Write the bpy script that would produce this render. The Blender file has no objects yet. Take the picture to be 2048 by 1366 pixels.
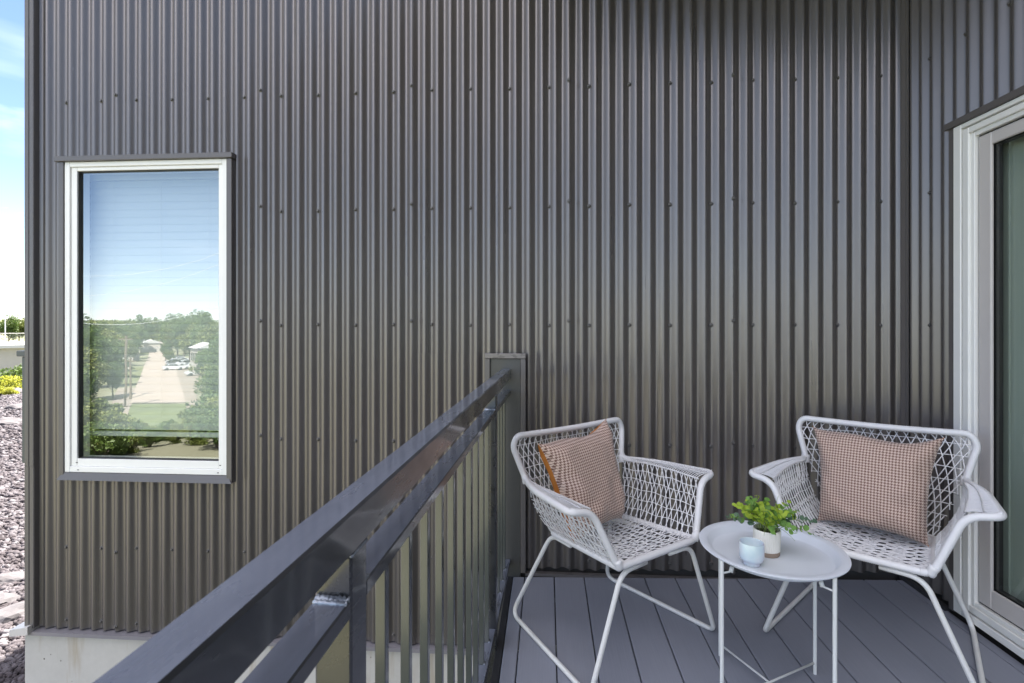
import bpy, math, random
import numpy as np
from mathutils import Vector, Matrix, noise

random.seed(7); rng = np.random.default_rng(7)
PI = math.pi
S = bpy.context.scene
COL = S.collection

# ------------------------------------------------------------------ camera
cam_d = bpy.data.cameras.new("camera"); cam = bpy.data.objects.new("camera", cam_d); COL.objects.link(cam)
cam_d.lens = 18; cam_d.sensor_width = 36; cam_d.shift_y = -0.0176
cam_d.clip_start = 0.02; cam_d.clip_end = 6000
cam.location = (0, 0, 0); cam.rotation_euler = (math.radians(90), 0, math.radians(3.97))
cam_d.dof.use_dof = True; cam_d.dof.focus_distance = 2.2; cam_d.dof.aperture_fstop = 10
S.camera = cam

# ------------------------------------------------------------------ sky, sun, exposure
SUN_EL, SUN_AZ = 54.0, 9.0            # azimuth clockwise from +Y
w = bpy.data.worlds.new("World"); S.world = w; w.use_nodes = True
nt = w.node_tree; N = nt.nodes; Lk = nt.links; N.clear()
sky = N.new('ShaderNodeTexSky'); sky.sky_type = 'NISHITA'; sky.sun_disc = False
sky.sun_elevation = math.radians(SUN_EL); sky.sun_rotation = math.radians(SUN_AZ)
sky.air_density = 0.62; sky.dust_density = 0.15; sky.ozone_density = 1.0
tc = N.new('ShaderNodeTexCoord'); sep = N.new('ShaderNodeSeparateXYZ'); Lk.new(tc.outputs['Generated'], sep.inputs[0])
def wm(op, a, b=None, c=None):
    n = N.new('ShaderNodeMath'); n.operation = op
    for i, v in enumerate((a, b, c)):
        if v is None: continue
        if isinstance(v, (int, float)): n.inputs[i].default_value = v
        else: Lk.new(v, n.inputs[i])
    return n.outputs[0]
zc = wm('MAXIMUM', wm('ADD', sep.outputs['Z'], 0.10), 0.02)
px_, py_ = wm('DIVIDE', sep.outputs['X'], zc), wm('DIVIDE', sep.outputs['Y'], zc)
cmb = N.new('ShaderNodeCombineXYZ'); Lk.new(px_, cmb.inputs[0]); Lk.new(py_, cmb.inputs[1])
no1 = N.new('ShaderNodeTexNoise'); no1.inputs['Scale'].default_value = 0.55; no1.inputs['Detail'].default_value = 9; no1.inputs['Roughness'].default_value = 0.58
mp = N.new('ShaderNodeMapping'); mp.inputs['Location'].default_value = (3.1, 7.4, 0.0); Lk.new(cmb.outputs[0], mp.inputs[0]); Lk.new(mp.outputs[0], no1.inputs['Vector'])
cr = N.new('ShaderNodeValToRGB'); cr.color_ramp.elements[0].position = 0.47; cr.color_ramp.elements[1].position = 0.64
cr.color_ramp.elements[0].color = (0, 0, 0, 1); cr.color_ramp.elements[1].color = (0.85, 0.85, 0.85, 1)
Lk.new(no1.outputs['Fac'], cr.inputs[0])
zm = wm('MINIMUM', wm('MAXIMUM', wm('DIVIDE', wm('SUBTRACT', sep.outputs['Z'], 0.22), 0.25), 0.0), 1.0)  # bright cloud added overhead, mostly out of view, to lift ambient light
hz = wm('MULTIPLY', wm('POWER', wm('SUBTRACT', 1.0, wm('MINIMUM', wm('MAXIMUM', sep.outputs['Z'], 0.0), 1.0)), 14.0), 0.25)
# small fair-weather clouds low over the horizon, thin streaks higher up
no2 = N.new('ShaderNodeTexNoise'); no2.inputs['Scale'].default_value = 3.4; no2.inputs['Detail'].default_value = 8; no2.inputs['Roughness'].default_value = 0.6
mp2 = N.new('ShaderNodeMapping'); mp2.inputs['Scale'].default_value = (1, 1, 2.6); mp2.inputs['Location'].default_value = (0.35, 0.1, 0.2); Lk.new(tc.outputs['Generated'], mp2.inputs[0]); Lk.new(mp2.outputs[0], no2.inputs['Vector'])
cr2 = N.new('ShaderNodeValToRGB'); cr2.color_ramp.elements[0].position = 0.60; cr2.color_ramp.elements[1].position = 0.72
cr2.color_ramp.elements[0].color = (0, 0, 0, 1); cr2.color_ramp.elements[1].color = (0.8, 0.8, 0.8, 1); Lk.new(no2.outputs['Fac'], cr2.inputs[0])
no3 = N.new('ShaderNodeTexNoise'); no3.inputs['Scale'].default_value = 1.8; no3.inputs['Detail'].default_value = 5
mp3 = N.new('ShaderNodeMapping'); mp3.inputs['Scale'].default_value = (1, 1, 5); Lk.new(tc.outputs['Generated'], mp3.inputs[0]); Lk.new(mp3.outputs[0], no3.inputs['Vector'])
wisp = wm('MULTIPLY', wm('MAXIMUM', wm('SUBTRACT', no3.outputs['Fac'], 0.5), 0.0), 0.5)
cl = wm('MAXIMUM', wm('MAXIMUM', wm('MULTIPLY', cr.outputs[0], zm), hz), wm('MAXIMUM', wm('MULTIPLY', cr2.outputs[0], 0.8), wisp))
mix = N.new('ShaderNodeMix'); mix.data_type = 'RGBA'
Lk.new(cl, mix.inputs[0]); Lk.new(sky.outputs[0], mix.inputs[6]); mix.inputs[7].default_value = (18.5, 17.6, 18.0, 1)
bg = N.new('ShaderNodeBackground'); bg.inputs['Strength'].default_value = 0.05
Lk.new(mix.outputs[2], bg.inputs[0]); wo = N.new('ShaderNodeOutputWorld'); Lk.new(bg.outputs[0], wo.inputs[0])
sd = bpy.data.lights.new("sun", 'SUN'); sun = bpy.data.objects.new("sun", sd); COL.objects.link(sun)
sd.energy = 4.2; sd.angle = math.radians(0.53); sd.color = (1.0, 0.95, 0.87)
sv = Vector((math.sin(math.radians(SUN_AZ)) * math.cos(math.radians(SUN_EL)), math.cos(math.radians(SUN_AZ)) * math.cos(math.radians(SUN_EL)), math.sin(math.radians(SUN_EL))))
sun.rotation_euler = sv.to_track_quat('Z', 'Y').to_euler(); sun.location = sv * 60
S.view_settings.view_transform = 'Standard'; S.view_settings.look = 'None'
S.view_settings.exposure = 2.78; S.view_settings.gamma = 1; S.view_settings.use_curve_mapping = False
S.render.engine = 'CYCLES'
S.cycles.max_bounces = 10; S.cycles.diffuse_bounces = 5; S.cycles.glossy_bounces = 5; S.cycles.transparent_max_bounces = 16
S.cycles.caustics_reflective = False; S.cycles.caustics_refractive = False

# ------------------------------------------------------------------ materials
class NT:
    def __init__(s, name):
        s.m = bpy.data.materials.new(name); s.m.use_nodes = True
        s.t = s.m.node_tree; s.b = s.t.nodes['Principled BSDF']; s.o = s.t.nodes['Material Output']
    def n(s, typ, **kw):
        x = s.t.nodes.new(typ)
        for k, v in kw.items():
            if k.startswith('i_'):
                x.inputs[k[2:].replace('_', ' ')].default_value = v
            else: setattr(x, k, v)
        return x
    def l(s, a, b): s.t.links.new(a, b)
    def math(s, op, a, b=None, c=None):
        x = s.t.nodes.new('ShaderNodeMath'); x.operation = op
        for i, v in enumerate((a, b, c)):
            if v is None: continue
            if isinstance(v, (int, float)): x.inputs[i].default_value = v
            else: s.l(v, x.inputs[i])
        return x.outputs[0]
    def coord(s, kind='Object', scale=(1, 1, 1)):
        c = s.n('ShaderNodeTexCoord'); m = s.n('ShaderNodeMapping'); m.inputs['Scale'].default_value = scale
        s.l(c.outputs[kind], m.inputs[0]); return m.outputs[0]
    def noise(s, vec, scale, detail=4, rough=.55):
        x = s.n('ShaderNodeTexNoise'); x.inputs['Scale'].default_value = scale; x.inputs['Detail'].default_value = detail
        x.inputs['Roughness'].default_value = rough
        if vec is not None: s.l(vec, x.inputs['Vector'])
        return x.outputs['Fac']
    def ramp(s, fac, stops):
        x = s.n('ShaderNodeValToRGB'); e = x.color_ramp.elements
        while len(e) < len(stops): e.new(.5)
        for q, (p, c) in zip(e, stops):
            q.position = p; q.color = (*c, 1) if len(c) == 3 else c
        s.l(fac, x.inputs[0]); return x.outputs[0]
    def mix(s, fac, a, b, blend='MIX'):
        x = s.n('ShaderNodeMix', data_type='RGBA', blend_type=blend)
        for i, v in ((0, fac), (6, a), (7, b)):
            if isinstance(v, (int, float)): x.inputs[i].default_value = v
            elif isinstance(v, tuple): x.inputs[i].default_value = (*v, 1)
            else: s.l(v, x.inputs[i])
        return x.outputs[2]
    def bump(s, h, strength=.2, dist=.01):
        x = s.n('ShaderNodeBump'); x.inputs['Strength'].default_value = strength; x.inputs['Distance'].default_value = dist
        s.l(h, x.inputs['Height']); s.l(x.outputs[0], s.b.inputs['Normal'])
    def set(s, col=None, rough=None, metal=None, spec=None, coat=None, coat_r=None):
        B = s.b.inputs
        if col is not None:
            if isinstance(col, tuple): B['Base Color'].default_value = (*col, 1)
            else: s.l(col, B['Base Color'])
        if rough is not None:
            if isinstance(rough, float): B['Roughness'].default_value = rough
            else: s.l(rough, B['Roughness'])
        if metal is not None: B['Metallic'].default_value = metal
        if spec is not None: B['Specular IOR Level'].default_value = spec
        if coat is not None: B['Coat Weight'].default_value = coat
        if coat_r is not None: B['Coat Roughness'].default_value = coat_r
        return s.m

def simple(name, col, rough=.5, var=.12, sc=6., bump=0., bsc=200., spec=.5, **kw):
    k = NT(name); v = k.coord()
    nz = k.noise(v, sc, 5)
    c = k.mix(nz, tuple(x * (1 - var) for x in col), tuple(min(1, x * (1 + var)) for x in col))
    k.set(c, float(rough), spec=spec, **kw)
    if bump: k.bump(k.noise(v, bsc, 3), bump, .002)
    return k.m

M = {}
def mat_siding():
    k = NT('siding_paint'); v = k.coord()
    st = k.coord(scale=(9, 9, .5))
    a = k.noise(st, 3.0, 5); b = k.noise(v, 1.7, 4)
    oi = k.n('ShaderNodeObjectInfo')
    c = k.mix(a, (.158, .144, .138), (.186, .171, .164))
    c = k.mix(k.math('MULTIPLY', b, .35), c, (.165, .155, .145))
    # sparse pale scuffs
    sp = k.ramp(k.noise(k.coord(scale=(60, 60, 9)), 1.0, 2, .4), [(.0, (0, 0, 0)), (.80, (0, 0, 0)), (.83, (.4, .4, .4)), (1, (.4, .4, .4))])
    c = k.mix(sp, c, (.36, .35, .34))
    r = k.ramp(k.noise(st, 2.0, 3), [(.3, (.27, .27, .27)), (.7, (.36, .36, .36))])
    k.set(c, r, spec=.55, metal=.6, coat=.2, coat_r=.24)
    k.bump(k.noise(k.coord(scale=(1, 1, .4)), 9, 2), .08, .004)
    return k.m
M['siding'] = mat_siding()
M['flash'] = simple('flashing_paint', (.108, .10, .097), .34, .08, 5, .02, 300, .6)
M['ledge'] = simple('ledge_flashing_paint', (.21, .20, .215), .32, .08, 5, .02, 300, .6)
M['flash_worn'] = (lambda k: (k.set(k.mix(k.ramp(k.noise(k.coord(scale=(14, 14, 30)), 1.6, 4, .6), [(.0, (0, 0, 0)), (.52, (0, 0, 0)), (.56, (1, 1, 1)), (1, (1, 1, 1))]), (.17, .155, .15), (.10, .09, .086)), .3, spec=.6), k.m)[1])(NT('worn_flashing'))
M['plate'] = simple('dark_plate_paint', (.062, .062, .058), .36, .08, 5)
M['screw'] = simple('screw_paint', (.10, .095, .09), .3, .1)
M['core'] = simple('wall_core', (.05, .05, .05), .9)
def mat_concrete():
    k = NT('concrete'); v = k.coord()
    a = k.noise(v, 3.5, 8, .65); b = k.noise(v, 40, 4)
    c = k.mix(a, (.42, .40, .36), (.64, .62, .575)); c = k.mix(k.math('MULTIPLY', b, .25), c, (.33, .32, .28))
    st = k.ramp(k.noise(k.coord(scale=(9, 9, .9)), 1.3, 4, .6), [(0, (0, 0, 0)), (.52, (0, 0, 0)), (.64, (.55, .55, .55)), (1, (.6, .6, .6))])
    c = k.mix(st, c, (.34, .27, .17))
    vo = k.n('ShaderNodeTexVoronoi'); vo.inputs['Scale'].default_value = 17; k.l(v, vo.inputs['Vector'])
    pit = k.ramp(vo.outputs['Distance'], [(0, (1, 1, 1)), (.06, (1, 1, 1)), (.10, (0, 0, 0)), (1, (0, 0, 0))])
    pit2 = k.math('MULTIPLY', pit, k.ramp(k.noise(v, 2.2, 2), [(.45, (0, 0, 0)), (.55, (1, 1, 1))]))
    c = k.mix(pit2, c, (.10, .08, .06))
    k.set(c, .9); k.bump(k.math('SUBTRACT', a, pit2), .35, .004); return k.m
M['concrete'] = mat_concrete()
M['white_frame'] = simple('white_vinyl', (.80, .80, .77), .35, .03, 9)
M['sash_grey'] = simple('sash_taupe', (.56, .53, .51), .38, .04, 9)
M['dark_gasket'] = simple('gasket', (.02, .02, .02), .5)
def mat_glass(name, refl, tint, gcol):
    k = NT(name); k.t.nodes.remove(k.b)
    g = k.n('ShaderNodeBsdfGlossy'); g.inputs['Roughness'].default_value = 0.0; g.inputs['Color'].default_value = (*gcol, 1)
    t = k.n('ShaderNodeBsdfTransparent'); t.inputs['Color'].default_value = (*tint, 1)
    m = k.n('ShaderNodeMixShader'); ge = k.n('ShaderNodeNewGeometry'); dp_ = k.n('ShaderNodeVectorMath', operation='DOT_PRODUCT')
    k.l(ge.outputs['Incoming'], dp_.inputs[0]); k.l(ge.outputs['True Normal'], dp_.inputs[1])
    om = k.math('SUBTRACT', 1.0, k.math('ABSOLUTE', dp_.outputs['Value']))
    fr_ = k.math('ADD', .07, k.math('MULTIPLY', .9, k.math('POWER', om, 5.0)))       # two faces of clear glass
    fac = k.math('MINIMUM', k.math('ADD', fr_, refl), 1.0)
    bn = k.n('ShaderNodeBump'); bn.inputs['Strength'].default_value = .035; bn.inputs['Distance'].default_value = .01
    k.l(k.noise(k.coord(scale=(1, 1, .7)), 2.6, 2), bn.inputs['Height']); k.l(bn.outputs[0], g.inputs['Normal'])
    k.l(fac, m.inputs[0]); k.l(t.outputs[0], m.inputs[1]); k.l(g.outputs[0], m.inputs[2]); k.l(m.outputs[0], k.o.inputs[0])
    return k.m
M['glass'] = mat_glass('window_glass', .21, (.90, .95, .93), (.93, .96, .98))
M['door_glass'] = mat_glass('door_glass', .0, (.95, .98, .96), (.9, .93, .93))
M['blind'] = simple('blind_slat', (.52, .54, .51), .45, .03)
M['curtain'] = (lambda k: (k.set(k.mix(k.noise(k.coord(scale=(1, 30, 1)), 3, 3), (.25, .30, .26), (.30, .345, .30)), .85), k.bump(k.noise(k.coord(scale=(40, 40, 160)), 4, 2), .05, .001), k.m)[2])(NT('sage_fabric'))
M['room'] = simple('room_dark', (.10, .095, .09), .9)
def mat_steel():
    k = NT('railing_enamel'); v = k.coord()
    sm = k.noise(k.coord(scale=(6, 1.2, 6)), 3, 5, .6)
    c = k.mix(sm, (.012, .014, .017), (.026, .029, .034))
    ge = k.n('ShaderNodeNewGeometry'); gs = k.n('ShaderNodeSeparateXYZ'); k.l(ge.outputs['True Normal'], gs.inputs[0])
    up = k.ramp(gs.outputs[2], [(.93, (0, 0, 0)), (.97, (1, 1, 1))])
    sky_top = k.mix(k.noise(k.coord(scale=(9, 2.2, 9)), 3.4, 6, .65), (.060, .074, .108), (.175, .196, .250))
    c = k.mix(up, c, sky_top)                       # sky brightness painted into upper faces as paler blue-grey
    chips = k.ramp(k.noise(k.coord(scale=(22, 9, 22)), 2.2, 2, .4), [(0, (0, 0, 0)), (.765, (0, 0, 0)), (.785, (1, 1, 1)), (1, (1, 1, 1))])
    c = k.mix(k.math('MULTIPLY', chips, .5), c, (.28, .29, .31))
    r = k.ramp(sm, [(.35, (.13, .13, .13)), (.65, (.27, .27, .27))])
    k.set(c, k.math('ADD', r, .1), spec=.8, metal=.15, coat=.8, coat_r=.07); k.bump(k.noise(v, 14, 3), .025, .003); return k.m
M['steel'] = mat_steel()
M['bar'] = (lambda k: (k.set(k.mix(k.noise(k.coord(scale=(8, 8, 2)), 4, 4), (.040, .048, .046), (.062, .072, .068)), .22, spec=.8, coat=.7, coat_r=.1), k.m)[1])(NT('baluster_enamel'))
M['weld'] = (lambda k: (k.set((.26, .29, .34), .25, spec=.8, metal=.5), k.bump(k.noise(k.coord(), 90, 2), .6, .004), k.m)[2])(NT('weld_bead'))
def mat_board():
    k = NT('composite_board'); oi = k.n('ShaderNodeObjectInfo')
    g = k.noise(k.coord(scale=(60, 1.5, 60)), 3.2, 5, .6); b = k.noise(k.coord(), 2.2, 4)
    c = k.mix(g, (.195, .210, .255), (.275, .293, .345))
    c = k.mix(k.math('MULTIPLY', b, .4), c, (.21, .22, .26))
    c = k.mix(k.math('MULTIPLY', oi.outputs['Random'], .22), c, (.30, .31, .35))
    sp = k.ramp(k.noise(k.coord(scale=(1, 1, 1)), 95, 2, .3), [(0, (0, 0, 0)), (.77, (0, 0, 0)), (.79, (.8, .8, .8)), (1, (.8, .8, .8))])
    c = k.mix(sp, c, (.3, .3, .3))
    k.set(c, .62, spec=.4); k.bump(g, .25, .0015); return k.m
M['board'] = mat_board()
M['deck_dark'] = simple('deck_edge_dark', (.03, .031, .034), .5, .1)
M['soffit'] = simple('soffit_wood', (.13, .095, .06), .6, .25, 3)
M['rattan'] = simple('white_rattan', (.74, .74, .75), .45, .05, 30, .03, 500)
M['leg_paint'] = simple('white_tube_paint', (.73, .73, .71), .32, .04, 8)
M['tray'] = simple('tray_paint', (.68, .72, .78), .38, .03, 10, .015, 900)
M['table_leg'] = simple('table_paint', (.70, .72, .71), .35, .03, 10)
def mat_hound():
    k = NT('houndstooth_cloth'); uv = k.n('ShaderNodeUVMap'); s_ = k.n('ShaderNodeSeparateXYZ'); k.l(uv.outputs[0], s_.inputs[0])
    X = k.math('MULTIPLY', s_.outputs[0], 8.0); Y = k.math('MULTIPLY', s_.outputs[1], 8.0)   # one pattern repeat = 8 threads
    def fm(a, m): return k.math('FLOORED_MODULO', a, float(m))
    wx = k.math('LESS_THAN', fm(X, 8), 4.0); wy = k.math('LESS_THAN', fm(Y, 8), 4.0)
    tw = k.math('LESS_THAN', fm(k.math('ADD', X, Y), 4), 2.0)
    d = k.math('ADD', k.math('MULTIPLY', wx, tw), k.math('MULTIPLY', wy, k.math('SUBTRACT', 1.0, tw)))
    th = k.noise(k.coord(), 320, 2)
    c = k.mix(d, (.66, .52, .44), (.150, .072, .056)); c = k.mix(k.math('MULTIPLY', th, .2), c, (.40, .29, .24))
    k.set(c, .9, spec=.2); k.b.inputs['Sheen Weight'].default_value = .25
    k.bump(th, .4, .001); return k.m
M['hound'] = mat_hound()
M['rust'] = simple('rust_cloth', (.46, .17, .035), .85, .15, 20, .2, 500, .2)
M['pot'] = simple('pot_glaze', (.78, .76, .70), .45, .05, 14)
M['pot_base'] = simple('raw_clay', (.33, .25, .19), .85, .12, 60, .1, 400)
M['soil'] = simple('potting_soil', (.03, .022, .015), .95, .3, 60, .6, 90)
def mat_mug():
    k = NT('pearl_glaze'); a = k.noise(k.coord(), 14, 3)
    c = k.ramp(a, [(.3, (.52, .66, .72)), (.5, (.66, .75, .79)), (.7, (.74, .75, .76))]); k.set(c, .12, spec=.7, coat=.8, coat_r=.06)
    k.b.inputs['Thin Film Thickness'].default_value = 420
    return k.m
M['mug'] = mat_mug()
def mat_leaf(name, c1, c2, tr=.35):
    k = NT(name); oi = k.n('ShaderNodeObjectInfo')
    f = k.math('FRACT', k.math('ADD', oi.outputs['Random'], k.noise(k.coord(), 3.0, 2)))
    c = k.mix(f, c1, c2); k.set(c, .5, spec=.35)
    tl = k.n('ShaderNodeBsdfTranslucent'); k.l(c, tl.inputs[0])
    m = k.n('ShaderNodeMixShader'); m.inputs[0].default_value = tr
    k.l(k.b.outputs[0], m.inputs[1]); k.l(tl.outputs[0], m.inputs[2]); k.l(m.outputs[0], k.o.inputs[0]); return k.m
M['leaf_y'] = mat_leaf('leaf_lime', (.34, .50, .05), (.48, .60, .08))
M['leaf_g'] = mat_leaf('leaf_green', (.14, .29, .06), (.22, .40, .09))
M['leaf_b'] = mat_leaf('leaf_bluegreen', (.10, .18, .11), (.20, .30, .20))
M['stem'] = simple('stem_green', (.20, .28, .08), .6)
M['crown_a'] = mat_leaf('crown_green', (.055, .10, .02), (.11, .16, .035), .3)
M['crown_b'] = mat_leaf('crown_olive', (.10, .13, .03), (.19, .21, .05), .3)
M['crown_y'] = mat_leaf('crown_yellow', (.24, .27, .03), (.42, .42, .06), .4)
M['bark'] = simple('bark', (.10, .075, .055), .9, .3, 8, .5, 30)
def mat_stone():
    k = NT('gravel_stone'); v = k.coord('Object')
    vo = k.n('ShaderNodeTexVoronoi'); vo.inputs['Scale'].default_value = 14; k.l(v, vo.inputs['Vector'])
    sx = k.n('ShaderNodeSeparateColor'); k.l(vo.outputs['Color'], sx.inputs[0])
    c = k.ramp(sx.outputs[0], [(0, (.050, .042, .045)), (.35, (.080, .069, .074)), (.7, (.110, .098, .105)), (1, (.17, .16, .168))])
    k.set(c, .92, spec=.2); k.bump(k.noise(v, 90, 3), .5, .004); return k.m
M['stone'] = mat_stone()
M['boulder'] = simple('pale_rock', (.09, .082, .086), .9, .35, 5, .6, 30)
def mat_ground():
    k = NT('ground_soil'); v = k.coord('Object')
    a = k.noise(v, .05, 6, .6); b = k.noise(v, 1.3, 6, .65); g = k.noise(v, 14, 5, .7)
    grass = k.mix(b, (.095, .11, .05), (.18, .185, .10)); dirt = k.mix(b, (.22, .18, .17), (.34, .29, .28))
    c = k.mix(k.ramp(a, [(.42, (0, 0, 0)), (.52, (1, 1, 1))]), grass, k.mix(.5, grass, (.25, .23, .18)))
    # gravel pad around the house
    gm = k.n('ShaderNodeTexGradient', gradient_type='SPHERICAL'); mpn = k.n('ShaderNodeMapping'); mpn.inputs['Scale'].default_value = (1 / 20., 1 / 20., 0); mpn.inputs['Location'].default_value = (.62, -.82, 0)
    cc = k.n('ShaderNodeTexCoord'); k.l(cc.outputs['Object'], mpn.inputs[0]); k.l(mpn.outputs[0], gm.inputs[0])
    m = k.ramp(k.math('ADD', gm.outputs['Fac'], k.math('MULTIPLY', k.math('SUBTRACT', b, .5), .3)), [(.10, (0, 0, 0)), (.16, (1, 1, 1))])
    vo = k.n('ShaderNodeTexVoronoi'); vo.inputs['Scale'].default_value = 26; k.l(v, vo.inputs['Vector'])
    sx = k.n('ShaderNodeSeparateColor'); k.l(vo.outputs['Color'], sx.inputs[0])
    gr = k.ramp(sx.outputs[0], [(0, (.06, .052, .056)), (.5, (.095, .083, .088)), (1, (.14, .13, .135))])
    c = k.mix(m, c, gr); k.set(c, .95, spec=.15)
    k.bump(k.math('ADD', g, k.math('MULTIPLY', vo.outputs['Distance'], .5)), .7, .04); return k.m
M['ground'] = mat_ground()
M['road'] = simple('sandy_road', (.30, .25, .21), .95, .15, .4, .3, 8)
M['apron'] = simple('dirt_yard', (.22, .185, .15), .95, .25, .3, .3, 8)
M['meadow'] = simple('meadow', (.10, .12, .045), .95, .45, .35, .4, 6)
M['white_wall'] = simple('white_render', (.40, .375, .34), .8, .1, 2)
M['pale_roof'] = simple('pale_roof', (.45, .445, .44), .7, .06, 1)
M['brown_roof'] = simple('brown_roof', (.18, .13, .11), .8, .2, 1)
M['grey_box'] = simple('grey_enclosure', (.075, .085, .082), .4, .06, 6)
M['light_flash'] = simple('bare_aluminium', (.52, .50, .47), .4, .08, 8)
M['wood_pole'] = simple('pole_wood', (.14, .11, .08), .9, .2, 6)
M['cable'] = simple('cable_grey', (.55, .57, .60), .5)
M['car_white'] = simple('car_white', (.55, .56, .58), .25, .02, coat=.5)
M['car_dark'] = simple('car_dark', (.06, .07, .09), .25, .02, coat=.5)
M['car_glass'] = simple('car_glass', (.02, .025, .03), .08)
M['tyre'] = simple('tyre_rubber', (.02, .02, .02), .8)

# ------------------------------------------------------------------ geometry helpers
class MB:
    def __init__(s): s.v = []; s.f = []; s.uv = None
    def add(s, v, f):
        o = len(s.v); s.v += [tuple(p) for p in v]; s.f += [tuple(i + o for i in q) for q in f]; return s
    def box(s, a, b, ch=0.0):
        x0, y0, z0 = a; x1, y1, z1 = b
        if ch <= 0:
            v = [(x0, y0, z0), (x1, y0, z0), (x1, y1, z0), (x0, y1, z0), (x0, y0, z1), (x1, y0, z1), (x1, y1, z1), (x0, y1, z1)]
            f = [(0, 3, 2, 1), (4, 5, 6, 7), (0, 1, 5, 4), (1, 2, 6, 5), (2, 3, 7, 6), (3, 0, 4, 7)]
            return s.add(v, f)
        c = min(ch, (x1 - x0) * .45, (y1 - y0) * .45, (z1 - z0) * .45); v = []
        idx = {}
        X, Y, Z = (x0, x1), (y0, y1), (z0, z1); sg = (1, -1)
        for i in (0, 1):
            for j in (0, 1):
                for k in (0, 1):
                    for ax in range(3):
                        p = [X[i], Y[j], Z[k]]; ss = (sg[i], sg[j], sg[k])
                        for q in range(3):
                            if q != ax: p[q] += ss[q] * c
                        idx[(i, j, k, ax)] = len(v); v.append(p)
        f = []
        for ax in range(3):
            o1, o2 = [q for q in range(3) if q != ax]
            for side in (0, 1):
                ring = []
                for (p, q) in ((0, 0), (1, 0), (1, 1), (0, 1)):
                    key = [0, 0, 0]; key[ax] = side; key[o1] = p; key[o2] = q; ring.append(idx[(*key, ax)])
                f.append(ring)
        for ax in range(3):              # edges along ax
            o1, o2 = [q for q in range(3) if q != ax]
            for p in (0, 1):
                for q in (0, 1):
                    r = []
                    for side, order in ((0, (o1, o2)), (1, (o2, o1))):
                        key = [0, 0, 0]; key[ax] = side; key[o1] = p; key[o2] = q
                        r += [idx[(*key, order[0])], idx[(*key, order[1])]]
                    f.append(r)
        for i in (0, 1):
            for j in (0, 1):
                for k in (0, 1): f.append([idx[(i, j, k, a)] for a in range(3)])
        return s.add(v, f)
    def tube(s, pts, r, n=8, closed=False, cap=True, ring=None):
        P = [Vector(p) for p in pts]; m = len(P)
        rr = r if callable(r) else (lambda i: r)
        T = []
        for i in range(m):
            a = P[i - 1] if (i > 0 or closed) else P[i]; b = P[(i + 1) % m] if (i < m - 1 or closed) else P[i]
            t = (b - a); T.append(t.normalized() if t.length > 1e-9 else Vector((0, 0, 1)))
        up = Vector((0, 0, 1)) if abs(T[0].z) < .9 else Vector((1, 0, 0))
        nrm = (up - T[0] * up.dot(T[0])).normalized(); v = []; f = []
        for i in range(m):
            nrm = (nrm - T[i] * nrm.dot(T[i])).normalized(); b = T[i].cross(nrm)
            for k in range(n):
                a = 2 * PI * k / n; q = P[i] + (nrm * math.cos(a) + b * math.sin(a)) * rr(i); v.append(q)
        for i in range(m if closed else m - 1):
            j = (i + 1) % m
            for k in range(n):
                k2 = (k + 1) % n; f.append((i * n + k, i * n + k2, j * n + k2, j * n + k))
        if cap and not closed:
            f.append(tuple(range(n - 1, -1, -1))); f.append(tuple((m - 1) * n + k for k in range(n)))
        return s.add(v, f)
    def lathe(s, prof, n=48, c=(0, 0, 0), rmod=None):
        v = []; f = []
        for j, (r, z) in enumerate(prof):
            for k in range(n):
                a = 2 * PI * k / n; q = r * (rmod(a, j) if rmod else 1)
                v.append((c[0] + q * math.cos(a), c[1] + q * math.sin(a), c[2] + z))
        for j in range(len(prof) - 1):
            for k in range(n):
                k2 = (k + 1) % n; f.append((j * n + k, j * n + k2, (j + 1) * n + k2, (j + 1) * n + k))
        return s.add(v, f)
    def mesh(s, name, mat, smooth=False, ang=None):
        me = bpy.data.meshes.new(name); me.from_pydata(s.v, [], s.f); me.validate()
        mats = mat if isinstance(mat, (list, tuple)) else [mat]
        for q in mats: me.materials.append(q)
        if smooth or ang: me.polygons.foreach_set('use_smooth', [True] * len(me.polygons))
        if ang:
            try: me.set_sharp_from_angle(angle=math.radians(ang))
            except Exception: pass
        me.update(); return me
    def build(s, name, mat, parent=None, smooth=False, ang=None):
        import bmesh
        me = s.mesh(name, mat, smooth, ang)
        bm = bmesh.new(); bm.from_mesh(me); bmesh.ops.recalc_face_normals(bm, faces=bm.faces); bm.to_mesh(me); bm.free()
        if ang:
            try: me.set_sharp_from_angle(angle=math.radians(ang))
            except Exception: pass
        return link(name, me, parent)
def link(name, data, parent=None, loc=None, rot=None, scale=None):
    o = bpy.data.objects.new(name, data); COL.objects.link(o)
    if parent is not None: o.parent = parent
    if loc is not None: o.location = loc
    if rot is not None: o.rotation_euler = rot
    if scale is not None: o.scale = scale
    return o
def tag(o, label=None, cat=None, group=None, kind=None):
    if label: o['label'] = label
    if cat: o['category'] = cat
    if group: o['group'] = group
    if kind: o['kind'] = kind
    return o
def thing(name, label, cat, loc=(0, 0, 0), rot=(0, 0, 0), group=None):
    o = bpy.data.objects.new(name, None); COL.objects.link(o); o.location = loc; o.rotation_euler = rot
    o.empty_display_size = .1
    return tag(o, label, cat, group)
def copy_tree(o, parent=None):
    c = o.copy(); COL.objects.link(c)
    if parent is not None: c.parent = parent
    for ch in [q for q in bpy.data.objects if q.parent is o]: copy_tree(ch, c)
    return c
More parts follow.
